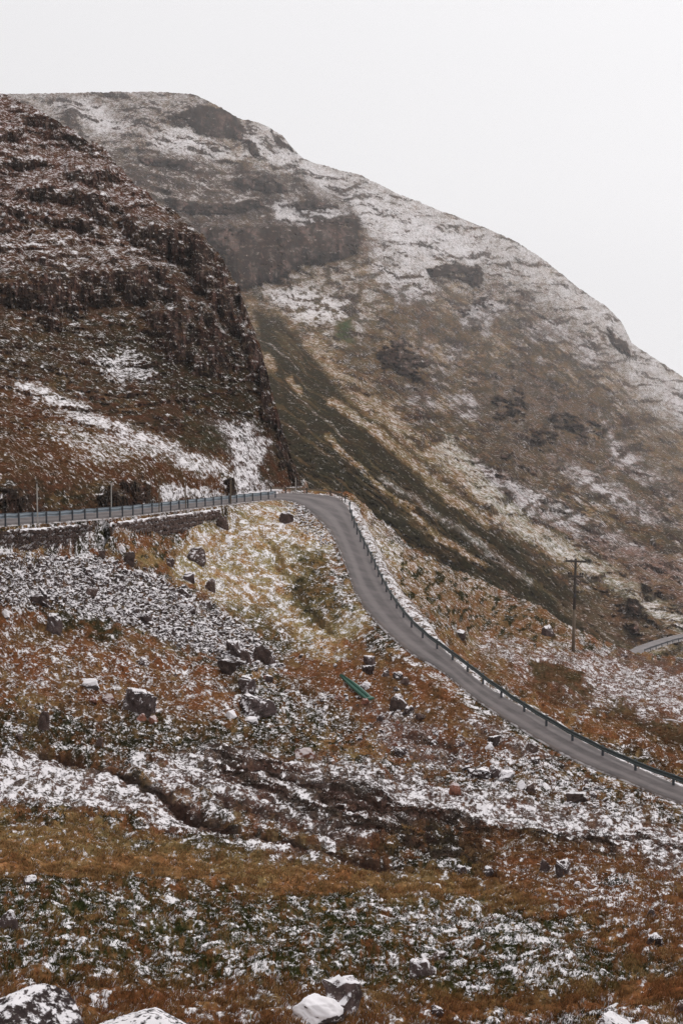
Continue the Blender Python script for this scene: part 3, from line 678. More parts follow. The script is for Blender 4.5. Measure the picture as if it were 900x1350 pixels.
# dark heather slope with tan runnels
hm = poly(RX, RY, [(335, 405), (370, 420), (420, 478), (470, 520), (520, 575), (560, 615), (640, 690), (720, 750), (780, 800), (830, 858), (760, 900), (640, 850), (500, 760), (400, 680), (370, 580), (340, 480)], 9)
zonef(hm, HEATH, .96, .04, .12)
tanst = hm * sstep(.12, .30, stk)
zonef(tanst * .6, (.12, .08, .036), .8, .06, .3)
zonef(hm * sstep(.30, .42, fbm(al / 150, ac / 6, 3, .6, 74)), (.15, .11, .08), .5, .26, .3)
for pts, wd in (([(415, 455), (470, 520), (540, 575), (600, 620), (660, 675), (720, 715), (760, 745)], 9), ([(385, 500), (395, 515)], 3), ([(440, 530), (520, 590), (600, 660), (640, 690)], 5), ([(430, 575), (500, 640), (580, 710), (640, 745)], 3)):
    zonef(pline(RX, RY, pts, wd, wd), FTAN, .85, .34, .4)
zonef(pline(RX, RY, [(590, 590), (680, 690), (760, 735), (840, 780), (900, 825), (960, 860)], 9, 10), (.30, .25, .155), .75, .48)
zonef(pline(RX, RY, [(505, 630), (540, 655), (590, 688), (650, 730), (700, 770)], 2.2, 5), (.2, .17, .14), .6, .34)
zonef(pline(RX, RY, [(350, 470), (362, 485)], 3, 4), FTAN, .8, .34); zonef(pline(RX, RY, [(335, 452), (352, 492)], 2.5, 4), FTAN, .8, .34)
zonef(G_([(760, 700), (900, 740), (1080, 800), (1080, 860), (900, 800), (800, 760)], 14), (.14, .075, .05), .55, .22)
zonef(G_([(740, 790), (830, 800), (900, 835), (860, 850), (800, 850)], 10), (.115, .07, .04), .6, .16)
zonef(F_([(846, 862), (880, 850), (1080, 838), (1080, 900), (860, 880)], 4), (.24, .19, .10), .8, .30)
zonef(F_([(438, 424), (462, 420), (466, 452), (445, 450)], 6), (.035, .055, .022), .9, .02)
zonef(cl, FROCK, .9, .10, .2); zonef(block, (.034, .024, .020), 1, -.1, .1)
zonef(block * sstep(-.05, .35, fbm(FX / 12 + fw(1.5, 20, 13), FY / 50, 4, .7, 75) + .4 * fb), (.14, .10, .088), .85, None, .2)  # pale and dark upright streaks: pillar shading painted into the rock colour
zonef(block * sstep(.06, .2, fbm(FX / 9 + fw(1.5, 20, 14), FY / 45, 4, .7, 77)), (.022, .016, .015), .8, None, .1)
zonef(block * sstep(.28, .42, fbm(FX / 20, FY / 4, 3, .6, 76)), (.12, .085, .06), .7, .35, .3)
snow = np.clip(snow, -.25, 1)
FP = at(FX, FY, Df)
VF = np.concatenate([np.stack([FP[0] + np.array((0, 9. * k, -.9 * k * k)) for k in range(8, 0, -1)]), FP])
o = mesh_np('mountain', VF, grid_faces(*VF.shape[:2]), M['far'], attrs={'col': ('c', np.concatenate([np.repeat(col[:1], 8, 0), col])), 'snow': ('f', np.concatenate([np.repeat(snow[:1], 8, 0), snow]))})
tag(o, 'broad snow-dusted mountain fading into cloud across the valley', kind='structure')
FPX, FPY = project(FP)
def far_ground(x, y):
    j = int(np.abs(uf - x).argmin()); i = int(np.abs(FPY[:, j] - y).argmin()); return FP[i, j].copy()

# --- valley floor, out to the horizon
gx = np.linspace(-3000, 3000, 61); gy = np.linspace(-400, 940, 61)
VX, VY = np.meshgrid(gx, gy); VZ = -128 + 3 * fbm(VX / 300, VY / 300, 3, .5, 81)
o = mesh_np('valley_ground', np.stack([VX, VY, VZ], -1), grid_faces(61, 61), M['far'], attrs={'col': ('c', np.broadcast_to(np.array((.11, .075, .045)), VX.shape + (3,))), 'snow': ('f', np.full(VX.shape, .3))})
tag(o, 'brown valley floor below the hillsides', kind='structure')

# ------------------------------------------------------------------ roads
def road_strip(name, li, lo, mat, lift=.02, n=9):
    a = np.linspace(0, 1, n)
    V = li[:, None] * (1 - a)[None, :, None] + lo[:, None] * a[None, :, None]
    V[..., 2] += lift + .05 * (1 - (2 * a[None] - 1) ** 2)
    V = np.concatenate([V[:, :1] - np.array((0, 0, .25)), V, V[:, -1:] - np.array((0, 0, .25))], 1)
    ac = np.concatenate([[0], a, [1]])
    return mesh_np(name, V, grid_faces(len(V), n + 2)[:, ::-1], mat, attrs={'across': ('f', np.broadcast_to(ac[None], V.shape[:2]))})
o = road_strip('road', ri, ro, M['road']); tag(o, 'single-track asphalt road bending round the hairpin and down', kind='structure')
fr_in = [(800, 871), (822, 866.5), (842, 862), (862, 855), (880, 849), (900, 844), (960, 836), (1060, 830)]; fr_out = [(800, 867), (820, 861.5), (840, 852), (860, 845), (878, 840), (898, 836), (958, 829), (1058, 823)]
fz = [-90, -90.2, -90.6, -91, -91.4, -92, -93, -94]
fi = np.array([at_z(x, y, z) for (x, y), z in zip(fr_in, fz)]); fo = np.array([at_z(x, y, z) for (x, y), z in zip(fr_out, fz)])
fb2 = spline(np.hstack([fi, fo]), 60)
shift = min(0, min(float((far_ground(*project(p))[1] - p[1])) for p in np.vstack([fb2[5:50, :3], fb2[5:50, 3:]])) - 4)
sc_ = np.array([1 + shift / p[1] for p in (fb2[:, :3] + fb2[:, 3:]) / 2])[:, None]
sc_[:] = sc_.mean()
o = road_strip('far_road', fb2[:, :3] * sc_, fb2[:, 3:] * sc_, M['farroad']); tag(o, 'pale stretch of road far down in the valley', kind='structure')

# ------------------------------------------------------------------ guardrails
BEAM = [(0.0, .155), (.03, .125), (.03, .075), (-.015, .03), (-.015, -.03), (.03, -.075), (.03, -.125), (0, -.155)]

def barrier(name, label, line, off, hgt, post_mat, beam_mat, spacing, scale=1.0, post_w=.12, sub=6, wooden=False):
    """line: (n,3) ground points. off: which side of the posts carries the beam (+1 right of travel)"""
    L = spline(line, 400); seg = np.linalg.norm(np.diff(L, axis=0), axis=1); S = np.concatenate([[0], np.cumsum(seg)])
    n = max(2, int(round(S[-1] / spacing)) + 1)
    root = empty(name, L[0]); base = Vector(L[0]); tag(root, label, 'guardrail')
    def at_s(s): return np.array([np.interp(s, S, L[:, k]) for k in range(3)])
    for k in range(n):
        s = S[-1] * k / (n - 1); p = Vector(at_s(s)) - base; q = Vector(at_s(min(s + .3, S[-1]))) - Vector(at_s(max(s - .3, 0)))
        R = Matrix.Rotation(math.atan2(q.y, q.x), 3, 'Z') @ Matrix.Rotation(random.uniform(-.03, .03), 3, 'Y')
        bm = bmesh.new(); box(bm, p + Vector((0, 0, hgt / 2 - .2)), (post_w, post_w * .8, hgt + .4), R, .012)
        obj_bm('post', bm, post_mat, root)
    V = []
    m = max(40, int(S[-1] / .8))
    for s in np.linspace(0, S[-1], m):
        p = Vector(at_s(s)) - base; q = Vector(at_s(min(s + .3, S[-1]))) - Vector(at_s(max(s - .3, 0))); q.z = 0; q.normalize()
        nrm = Vector((q.y, -q.x, 0)) * off
        wob = .015 * math.sin(s * 1.7) + .01 * math.sin(s * 4.1)
        c = p + nrm * (post_w * .55 + .02) + Vector((0, 0, hgt - .16 * scale + wob))
        if wooden: prof = [(.03, .09), (.03, -.09), (-.03, -.09), (-.03, .09), (.03, .09)]
        else: prof = BEAM + [(x - .012, z) for x, z in BEAM[::-1]] + BEAM[:1]
        V.append([c + nrm * (x * scale) + Vector((0, 0, z * scale)) for x, z in prof])
    V = np.array(V)
    mesh_np('beam', V, grid_faces(*V.shape[:2]), beam_mat, root, smooth=False)
    return root

def base_line(pts, zoff=0.0):
    """ground points of a line drawn along the road: each at the height of the road beside it"""
    out = []
    for x, y in pts:
        z = -20.0
        for _ in range(12):
            p = at_z(x, y, z); z = road_z(p) + zoff
        out.append(at_z(x, y, z))
    return np.array(out)

left_line = np.array([at_z(a, b, z) for a, b, z in ((-150, 705, -12.25), (-60, 698, -13.5), (11, 692.5, -14.5), (80, 688, -15.4), (128, 683.5, -16.0), (164, 680.5, -16.45), (194, 677, -16.9), (220, 674, -17.3),
                     (244, 671, -17.7), (285, 666.5, -18.4), (318, 662.5, -19.0), (345, 659.5, -19.45), (358, 658.2, -19.7), (363, 657.5, -19.8))])
barrier('guardrail', 'blue-grey steel barrier on dark posts along the upper road above the stone wall', left_line, -1, .74, M['post'], M['steel'], 2.5)
rail_top = [(461, 661), (464, 673), (469, 686), (478, 705), (490, 728), (503, 755), (520, 785), (543, 814), (565, 834), (590, 852), (613, 869), (650, 897), (690, 924), (730, 948), (770, 970), (810, 989), (850, 1006), (900, 1024), (980, 1049), (1080, 1078)]
rl = []
for x, y in rail_top:
    p = base_line([(x, y + 12)])[0]; yy = y + .66 * F / p[1]
    rl.append(base_line([(x, yy)])[0])
barrier('guardrail', 'dark green steel barrier curving down the outer edge of the descending road', np.array(rl), 1, .66, M['post'], M['greenrail'], 3.1, .95, .13)
hp = np.array([at_z(x, y, z) for x, y, z in ((357, 650.5, -19.75), (372, 651, -20.0), (390, 651.5, -20.2), (412, 652.5, -20.4), (432, 655, -20.7), (446, 658.5, -20.9), (455, 663.5, -21.1))])
hp = np.array([p + np.array((0, .9, 0)) for p in hp])
barrier('guardrail', 'low brown wooden rail around the outside of the hairpin bend', hp, -1, .60, M['darkwood'], M['wood'], 2.6, 1, .12, wooden=True)
fl = fb2[12:52, :3] * sc_[0]
barrier('guardrail', 'tiny dark barrier edging the far road in the valley', fl, 1, .8, M['post'], M['post'], 4.0, 1.2, .2)

# ------------------------------------------------------------------ snow poles beside the upper road
def marker_pole(x, yb, yt, z, label, mat=None, r=.045):
    p = Vector(at_z(x, yb, z)); h = (yb - yt) * p.y / F
    root = empty('snow_pole', p); tag(root, label, 'pole', 'snow poles along the upper road')
    lean = (random.uniform(-.02, .02), random.uniform(-.02, .02))
    bm = bmesh.new(); tube(bm, [(0, 0, -.3), (lean[0] * h * .5, lean[1] * h * .5, h * .5), (lean[0] * h, lean[1] * h, h)], [r, r * .95, r * .9], 10)
    obj_bm('pole', bm, mat or M['pole_light'], root)
    bm = bmesh.new(); tube(bm, [(lean[0] * h, lean[1] * h, h - .10), (lean[0] * h, lean[1] * h, h + .03)], [r * 1.25, r * 1.1], 10); obj_bm('cap', bm, M['darkwood'], root)
    return root
marker_pole(50, 691, 635, -15.05, 'tall pale snow pole farthest left behind the barrier')
marker_pole(147, 681, 634, -16.3, 'tall pale snow pole where the stone wall is broken by a grassy ramp')
marker_pole(210, 674.5, 634, -17.1, 'thin snow pole before the dark roadside rock outcrop', M['wood'], .04)
marker_pole(245, 670.5, 632, -17.7, 'thin faint snow pole against the pale snow patch by the road', M['wood'], .04)
marker_pole(304, 664, 631, -18.7, 'brown wooden snow pole with a blunt top near the end of the barrier', M['wood'], .075)
marker_pole(390, 651, 628, -20.2, 'short thin snow pole at the back of the hairpin bend', M['pole_light'], .05)
marker_pole(451, 659.5, 637, -20.9, 'short brown snow pole at the outer corner of the hairpin', M['wood'], .05)

# ------------------------------------------------------------------ telegraph pole
g0, _ = ground(755, 859)
H = (859 - 733) * g0[1] / F
root = empty('telegraph_pole', g0); tag(root, 'weathered wooden telegraph pole with two crossarms on the moor beyond the road', 'utility pole')
lx = -.012
bm = bmesh.new(); tube(bm, [(0, 0, -.5), (.05, 0, H * .45)], [.17, .15], 12); obj_bm('lower_shaft', bm, M['wood'], root, True)
bm = bmesh.new(); tube(bm, [(.05, 0, H * .45), (.12, 0, H * .985)], [.15, .115], 12); obj_bm('upper_shaft', bm, M['darkwood'], root, True)
Rz = Matrix.Rotation(.12, 3, 'Z') @ Matrix.Rotation(.06, 3, 'Y')
def arm(zc, length, ins, tall):
    bm = bmesh.new(); box(bm, (.12, -.17, zc), (length, .14, .19), Rz, .01); a = obj_bm('crossarm', bm, M['darkwood'], root)
    for f in ins:
        v = Vector((.12, -.17, zc)) + Rz @ Vector((f * length / 2, 0, .06))
        bm = bmesh.new(); tube(bm, [v, v + Vector((0, 0, .10)), v + Vector((0, 0, .12)), v + Vector((0, 0, tall * .7)), v + Vector((0, 0, tall))], [.03, .03, .10, .11, .06], 10)
        obj_bm('insulator', bm, M['insul'], a, True)
arm(H * .965, 2.0, (-.95, 0, .95), .22); arm(H * .805, 1.5, (-.92, -.6, .6, .92), .34)
bm = bmesh.new()
for s in (-1, 1): tube(bm, [(.12, -.17, H * .88), (.12 + s * .48, -.17, H * .955 - s * .03)], .035, 6)
obj_bm('brace', bm, M['darkwood'], root)
bm = bmesh.new(); box(bm, (.09, -.2, H * .60), (.16, .12, .34), None, .02); obj_bm('junction_box', bm, M['post'], root)

# ------------------------------------------------------------------ rocks
def rock_mesh(seed, kind):
    r = random.Random(seed); bm = bmesh.new()
    n = {'block': 11, 'slab': 12, 'round': 26, 'wedge': 9}[kind]
    for _ in range(n):
        v = Vector((r.uniform(-1, 1), r.uniform(-1, 1), r.uniform(-1, 1)))
        if kind == 'round': v = v.normalized()
        elif kind == 'wedge': v = Vector((v.x, v.y, v.z)); v.x *= 1 - .45 * (v.z + 1) / 2
        else: v = Vector([math.copysign(abs(c) ** .35, c) for c in v])
        bm.verts.new(v * .5)
    if kind == 'round':
        bm.free(); bm = bmesh.new(); bmesh.ops.create_icosphere(bm, subdivisions=5, radius=.5)
        V = np.array([v.co for v in bm.verts]); N = V / .5; f = r.uniform(0, 90)
        P3 = lambda k: gnoise(V[:, 0] * k + V[:, 2] * k * .6 + f, V[:, 1] * k - V[:, 2] * k * .8 - f, 3)
        rad = np.full(len(V), .5)
        for _ in range(15):
            q = np.array([r.gauss(0, 1), r.gauss(0, 1), abs(r.gauss(0, .8))]); q /= np.linalg.norm(q)
            rad = np.minimum(rad, r.uniform(.30, .46) / np.maximum(N @ q, .05))
        rad = rad * (1 + .10 * P3(2.6) + .06 * P3(5.5) + .05 * np.abs(P3(9)) + .03 * P3(21))
        V = N * rad[:, None]; V /= (V.max(0) - V.min(0))
        for v, c in zip(bm.verts, V): v.co = c
        me = bpy.data.meshes.new('boulder'); bm.to_mesh(me); bm.free()
        for p in me.polygons: p.use_smooth = True
        return me
    for v in bm.verts: v.co.x *= 1 - .28 * v.co.z; v.co.y *= 1 - .28 * v.co.z
    bmesh.ops.convex_hull(bm, input=bm.verts)
    bmesh.ops.delete(bm, geom=[v for v in bm.verts if not v.link_faces], context='VERTS')
    bmesh.ops.dissolve_limit(bm, angle_limit=.15, verts=bm.verts, edges=bm.edges)
    bmesh.ops.bevel(bm, geom=list(bm.edges), offset=.045 if kind != 'round' else .08, segments=2, affect='EDGES', clamp_overlap=True)
    bmesh.ops.triangulate(bm, faces=bm.faces)
    for lim in (.3, .16, .09):
        bmesh.ops.subdivide_edges(bm, edges=[e for e in bm.edges if e.calc_length() > lim], cuts=1)
        bmesh.ops.triangulate(bm, faces=bm.faces)
    V = np.array([v.co for v in bm.verts]); V -= (V.max(0) + V.min(0)) / 2; V /= (V.max(0) - V.min(0))
    bm.normal_update()
    N = np.array([v.normal for v in bm.verts])
    d = .12 * gnoise(V[:, 0] * 2.6 + V[:, 2] * 1.5, V[:, 1] * 2.6 - V[:, 2] * 2, seed % 50) + .06 * gnoise(V[:, 0] * 6 + V[:, 2] * 3.6, V[:, 1] * 6 - V[:, 2] * 4.2, seed % 31) + .035 * gnoise(V[:, 0] * 14 + V[:, 2] * 9, V[:, 1] * 14 - V[:, 2] * 10, seed % 23)
    V = V + N * d[:, None]
    for v, c in zip(bm.verts, V): v.co = c
    me = bpy.data.meshes.new('boulder'); bm.to_mesh(me); bm.free()
    for p in me.polygons: p.use_smooth = True
    try: me.set_sharp_from_angle(angle=math.radians(34))
    except Exception: pass
    return me
ROCKS = {k: [rock_mesh(100 * i + 7 * len(k), k) for i in range(6)] for k in ('block', 'slab', 'round', 'wedge')}
_rm = {}
def rock(x, yb, wpx, hpx, kind='block', label=None, mat='rock', group=None, var=None, rot=None, sink=.26, tilt=.18, depth=1.0, name='boulder'):
    """a boulder standing on the hillside, its foot at photo pixel (x, yb)"""
    p, _ = ground(x, yb); s = p[1] / F
    vi = random.randrange(6) if var is None else var
    key = (kind, vi, mat)
    if key not in _rm:
        me = ROCKS[kind][vi].copy(); me.materials.clear(); me.materials.append(M[mat]); _rm[key] = me
    o = link(bpy.data.objects.new(name, _rm[key]))
    if kind in ('block', 'wedge') and label is not None and group is None: hpx *= .88; wpx *= 1.02
    w, hh = wpx * s, hpx * s / (1 - sink)
    o.scale = (w, w * depth, hh)
    o.rotation_euler = (random.uniform(-tilt, tilt), random.uniform(-tilt, tilt), random.uniform(0, 6.28) if rot is None else rot)
    o.location = p + np.array((0, w * depth * .35, hh * (.5 - sink)))
    tag(o, label, 'rock', group); return o

named = [
 (70, 833, 25, 29, 'round', 'dark boulder with a round white snow cap at the lower edge of the scree', 'rock'),
 (56, 787, 22, 16, 'wedge', 'dark pointed rock above a snow-topped slab at the left of the scree', 'rock'),
 (46, 798, 34, 15, 'slab', 'long dark slab with a snowy top at the left of the scree', 'rock'),
 (121, 787, 14, 13, 'block', 'bare purple cube of stone in the middle of the scree', 'rock_bare'),
 (191, 824, 20, 17, 'wedge', 'white-topped wedge stone at the lower right rim of the scree', 'rock'),
 (146, 812, 13, 12, 'block', 'grey block with a pale flat face in the lower scree', 'rock_white'),
 (169, 743, 16, 17, 'block', 'tall brown block under the end of the roadside wall', 'rock_bare'),
 (161, 727, 13, 9, 'round', 'smooth snow-covered stone touching the tall brown block', 'rock_white'),
 (134, 735, 12, 10, 'block', 'dark stone at the foot of the wall end', 'rock_bare'),
 (7, 814, 14, 11, 'round', 'snow-covered stone at the left edge beside rust grass', 'rock_white'),
 (292, 697, 16, 18, 'wedge', 'dark upright outcrop just under the roadside wall end', 'rock_bare'),
 (258, 741, 30, 16, 'slab', 'dark sloping outcrop on the straw slope under the wall', 'rock_bare'),
 (223, 746, 15, 11, 'block', 'dark squat block left of the sloping outcrop', 'rock_bare'),
 (249, 766, 18, 14, 'round', 'round stone ringed with snow on the straw slope', 'rock'),
 (277, 779, 14, 18, 'wedge', 'dark triangular stone beside the round snow-ringed one', 'rock_bare'),
 (377, 688, 20, 16, 'round', 'brown boulder on the grass inside the hairpin bend', 'rock_bare'),
 (309, 867, 20, 24, 'block', 'flat-topped block with a bright square of snow in the scree toe', 'rock'),
 (323, 876, 14, 20, 'block', 'dark upright stone right of the bright-topped block', 'rock_bare'),
 (304, 889, 37, 26, 'wedge', 'large dark ribbed boulder at the toe of the scree', 'rock_bare'),
 (345, 872, 26, 22, 'slab', 'dark leaning slab at the right end of the scree', 'rock_bare'),
 (359, 882, 20, 20, 'wedge', 'dark pointed stone right of the leaning slab', 'rock'),
 (326, 916, 32, 26, 'wedge', 'white-topped boulder with a shadowed foot below the ribbed one', 'rock'),
 (337, 946, 50, 26, 'slab', 'long grey boulder half under snow on olive moor', 'rock'),
 (304, 948, 16, 12, 'round', 'snow-covered lump at the left end of the long grey boulder', 'rock_white'),
 (331, 954, 20, 10, 'round', 'low white stone in front of the long grey boulder', 'rock_white'),
 (182, 939, 42, 29, 'slab', 'big flat-topped block with snow on top and a dark front', 'rock'),
 (187, 950, 14, 10, 'round', 'rounded orange stone touching the foot of the big block', 'rock_rust'),
 (201, 955, 15, 11, 'round', 'second orange stone just right of the rounded one', 'rock_rust'),
 (58, 962, 18, 26, 'slab', 'upright brown slab in dark heather at the left', 'rock_bare'),
 (119, 907, 26, 13, 'round', 'smooth white snow-covered stone on rust grass', 'rock_white'),
 (190, 877, 16, 9, 'round', 'small white-capped stone above the big block', 'rock'),
 (143, 928, 17, 13, 'block', 'reddish rock left of the big flat-topped block', 'rock_rust'),
 (123, 929, 11, 13, 'block', 'small snowy red stone beside the reddish rock', 'rock_rust'),
 (25, 975, 10, 9, 'block', 'small brown stone in the heather at the far left', 'rock_bare'),
 (131, 985, 9, 14, 'wedge', 'thin brown stone standing just above the snow band', 'rock_bare'),
 (400, 1001, 26, 13, 'slab', 'flat brown slab lying above the broad snow band', 'rock_rust'),
 (523, 938, 28, 22, 'round', 'dark round boulder rimmed with snow beyond the green beam', 'rock_bare'),
 (538, 942, 14, 12, 'block', 'dark broken stone right of the round rimmed boulder', 'rock'),
 (553, 952, 14, 13, 'block', 'black stone on bare soil uphill of the peat bank', 'rock_bare'),
 (487, 878, 19, 13, 'slab', 'white flat rock between the green beam and the road', 'rock'),
 (485, 890, 17, 12, 'slab', 'white-topped rock just above the green beam', 'rock'),
 (507, 893, 12, 9, 'block', 'snow-topped stone midway between green beam and road edge', 'rock'),
 (524, 896, 13, 10, 'block', 'snow-capped dark stone near the road edge', 'rock'),
 (535, 903, 14, 10, 'slab', 'bare grey stone right of the snow-capped dark stone', 'rock_bare'),
 (482, 908, 11, 10, 'block', 'pale stone beside the middle of the green beam', 'rock_white'),
 (653, 983, 17, 15, 'block', 'snow-capped block on bare soil below the road', 'rock'),
 (645, 988, 13, 8, 'round', 'white stone at the foot of the snow-capped block', 'rock_white'),
 (700, 992, 22, 15, 'round', 'dark overhung stone on the bank below the road', 'rock_bare'),
 (634, 1026, 34, 13, 'slab', 'long dark rock with a white top at the head of a stone row', 'rock'),
 (652, 1024, 16, 14, 'block', 'tan block with a bright white top in the stone row', 'rock'),
 (667, 1030, 22, 13, 'slab', 'sloping snow-covered slab in the stone row below the road', 'rock_white'),
 (687, 1040, 14, 12, 'round', 'round snowy stone at the right end of the stone row', 'rock_white'),
 (697, 1043, 14, 11, 'block', 'dark stone beyond the end of the stone row', 'rock_bare'),
 (599, 1048, 22, 18, 'round', 'rounded tan boulder with a thin snow crust on the snow band', 'rock_rust'),
 (761, 1058, 23, 15, 'block', 'brown blocky boulder between road and white snow band', 'rock_bare'),
 (528, 997, 16, 11, 'slab', 'white flat-topped stone above the snow band', 'rock'),
 (719, 1151, 19, 20, 'wedge', 'dark leaning stone with a white cap by the brown block', 'rock'),
 (742, 1158, 21, 26, 'block', 'squarish brown block with white cap and snow on one side', 'rock'),
 (760, 1170, 9, 8, 'block', 'small square white stone below the brown block', 'rock_white'),
 (644, 1156, 14, 12, 'block', 'small dark stone with a white tip at the end of the gully', 'rock'),
 (608, 1152, 12, 11, 'block', 'snowy stone lodged in the dark gully', 'rock'),
 (545, 1156, 12, 11, 'block', 'brown stone with white cap on the gully lip', 'rock'),
 (858, 1212, 13, 15, 'wedge', 'grey leaning stone in the rust grass at the right', 'rock'),
 (864, 1250, 19, 19, 'block', 'dark grey block with snow draped over one side near the right edge', 'rock'),
 (40, 1168, 26, 15, 'round', 'grey half-buried boulder in orange grass at the left', 'rock'),
 (10, 1226, 30, 27, 'round', 'grey snow-streaked boulder at the left edge', 'rock'),
 (557, 1292, 34, 24, 'slab', 'overhanging rock with a thick white cap in dark heather', 'rock'),
 (577, 1268, 24, 12, 'slab', 'bare grey flat stone above the white-capped overhang', 'rock_bare'),
 (576, 1341, 17, 13, 'block', 'dark small stone with a white top at the bottom edge', 'rock'),
 (414, 1352, 74, 38, 'round', 'smooth boulder wholly covered in snow at the bottom centre', 'rock_white', 3, .5),
 (448, 1341, 52, 52, 'block', 'tall grey boulder with bare dark side behind the white one', 'rock'),
 (540, 1402, 110, 30, 'slab', 'long low slab with snow on top at the bottom edge', 'rock'),
 (810, 1358, 42, 16, 'slab', 'low snowy mound of rock at the bottom right', 'rock'),
 (847, 1360, 34, 12, 'round', 'smaller snowy lump right of the low mound', 'rock'),
 (897, 1338, 12, 18, 'block', 'dark stone cut by the right edge of the picture', 'rock_bare'),
 (721, 840, 19, 16, 'round', 'dark boulder with snow on its left on the knoll before the telegraph pole', 'rock'),
 (606, 842, 19, 13, 'round', 'dark boulder on brown grass just outside the descending barrier', 'rock'),
 (822, 840 + 28, 10, 6, 'block', 'small dark stone on the crest near the far road', 'rock_bare'),
]
for x, yb, wp, hp_, kind, label, mat, *vr in named:
    rock(x, yb, wp, hp_, kind, label, mat, None, *vr, depth=random.uniform(.7, 1.0))
# outcrops at the bottom left corner
rock(15, 1404, 190, 84, 'round', 'large dark outcrop with lichen and snow patches in the bottom left corner', 'rock_patchy', var=0, rot=.3, depth=.9, name='rock_outcrop', tilt=.05)
rock(180, 1396, 190, 40, 'round', 'low dark hump streaked with snow right of the corner outcrop', 'rock_patchy', var=2, rot=.1, depth=.8, name='rock_outcrop', tilt=.05)
rock(62, 1376, 52, 22, 'round', 'snow-covered lump lying on the corner outcrop', 'rock_white', var=3)

# stones one can count: scree and slope
def scatter(n, region, smin, smax, mats, label, group):
    xs = np.array([p[0] for p in region]); ys = np.array([p[1] for p in region]); c = 0
    while c < n:
        x, y = random.uniform(xs.min(), xs.max()), random.uniform(ys.min(), ys.max())
        if poly(np.array([x]), np.array([y]), region, .5)[0] < .5: continue
        s = smin + (smax - smin) * random.random() ** 2
        rock(x, y, s, s * random.uniform(.5, .95), random.choice(('block', 'block', 'wedge', 'slab')), label, random.choice(mats), group, tilt=.4, depth=random.uniform(.7, 1.1), name='scree_stone')
        c += 1
screg = [(-10, 730), (130, 738), (235, 772), (330, 838), (372, 880), (335, 885), (250, 852), (180, 828), (100, 800), (-10, 796)]
M['scree'] = M.get('scree') or rock_material('scree_stone', (.07, .05, .046), .96, .36)
scatter(118, screg, 6, 12, ['rock', 'scree', 'scree', 'scree'], 'small angular stone dusted with snow in the scree below the roadside wall', 'scree stones below the wall')
scatter(34, [(300, 860), (400, 850), (560, 930), (620, 980), (560, 1010), (420, 960), (330, 920)], 5, 11, ['rock', 'scree', 'scree', 'rock_rust'], 'small stone on the brown slope between the scree and the descending road', 'stones on the slope inside the bend')
scatter(30, [(600, 960), (700, 985), (900, 1072), (880, 1085), (700, 1050), (610, 1020)], 5, 10, ['rock', 'scree', 'scree'], 'small snowy stone on the bank below the descending road', 'stones on the bank below the road')
# stones too many and too small to count
def merged_rocks(name, n, region, smin, smax, mat, label, seed):
    r = np.random.default_rng(seed); low = []
    for i in range(5):
        q = np.random.default_rng(i); bm = bmesh.new()
        for _ in range(9): bm.verts.new(Vector(np.sign(v := q.uniform(-1, 1, 3)) * np.abs(v) ** .5 * .5))
        bmesh.ops.convex_hull(bm, input=bm.verts); bmesh.ops.triangulate(bm, faces=bm.faces)
        bmesh.ops.delete(bm, geom=[v for v in bm.verts if not v.link_faces], context='VERTS'); bm.verts.index_update()
        low.append((np.array([v.co for v in bm.verts]), np.array([[v.index for v in f.verts] for f in bm.faces]))); bm.free()
    xs = np.array([p[0] for p in region]); ys = np.array([p[1] for p in region])
    x = r.uniform(xs.min(), xs.max(), n * 4); y = r.uniform(ys.min(), ys.max(), n * 4)
    ok = np.where(poly(x, y, region, 14) > r.uniform(.15, .9, n * 4))[0][:n]
    Vs, Fs, base = [], [], 0
    for k in ok:
        p, _ = ground(x[k], y[k]); s = (smin + (smax - smin) * r.random() ** 2.5) * p[1] / F
        v, f = low[r.integers(5)]; a = r.uniform(0, 6.28); R = np.array(Matrix.Rotation(a, 3, 'Z') @ Matrix.Rotation(r.uniform(-.5, .5), 3, 'X'))
        Vs.append((v * np.array((s, s * r.uniform(.6, 1.2), s * r.uniform(.5, .9)))) @ R.T + p + np.array((0, 0, s * .12))); Fs.append(f + base); base += len(v)
    o = mesh_np(name, np.concatenate(Vs), np.concatenate(Fs), mat, smooth=False)
    return tag(o, label, 'scree', kind='stuff')
merged_rocks('scree', 3600, screg, 2.4, 8.0, M['scree'], 'mass of small snow-dusted scree below the roadside wall', 5)
merged_rocks('rubble', 700, [(300, 850), (420, 840), (640, 960), (900, 1075), (880, 1090), (600, 1040), (420, 980), (300, 920)], 1.8, 5, M['scree'], 'scattered fine rubble on the slope beside the road', 6)
merged_rocks('rubble', 1100, [(-10, 830), (200, 860), (330, 900), (480, 960), (700, 1010), (640, 1050), (420, 1000), (200, 1000), (-10, 985)], 1.8, 4.6, M['scree'], 'fine stones half buried in the rust grass and heather of the middle slope', 9)
merged_rocks('rubble', 420, [(370, 655), (392, 662), (436, 715), (428, 722), (380, 675)], 2, 5, M['scree'], 'fine snowy rubble along the inside edge of the hairpin', 8)

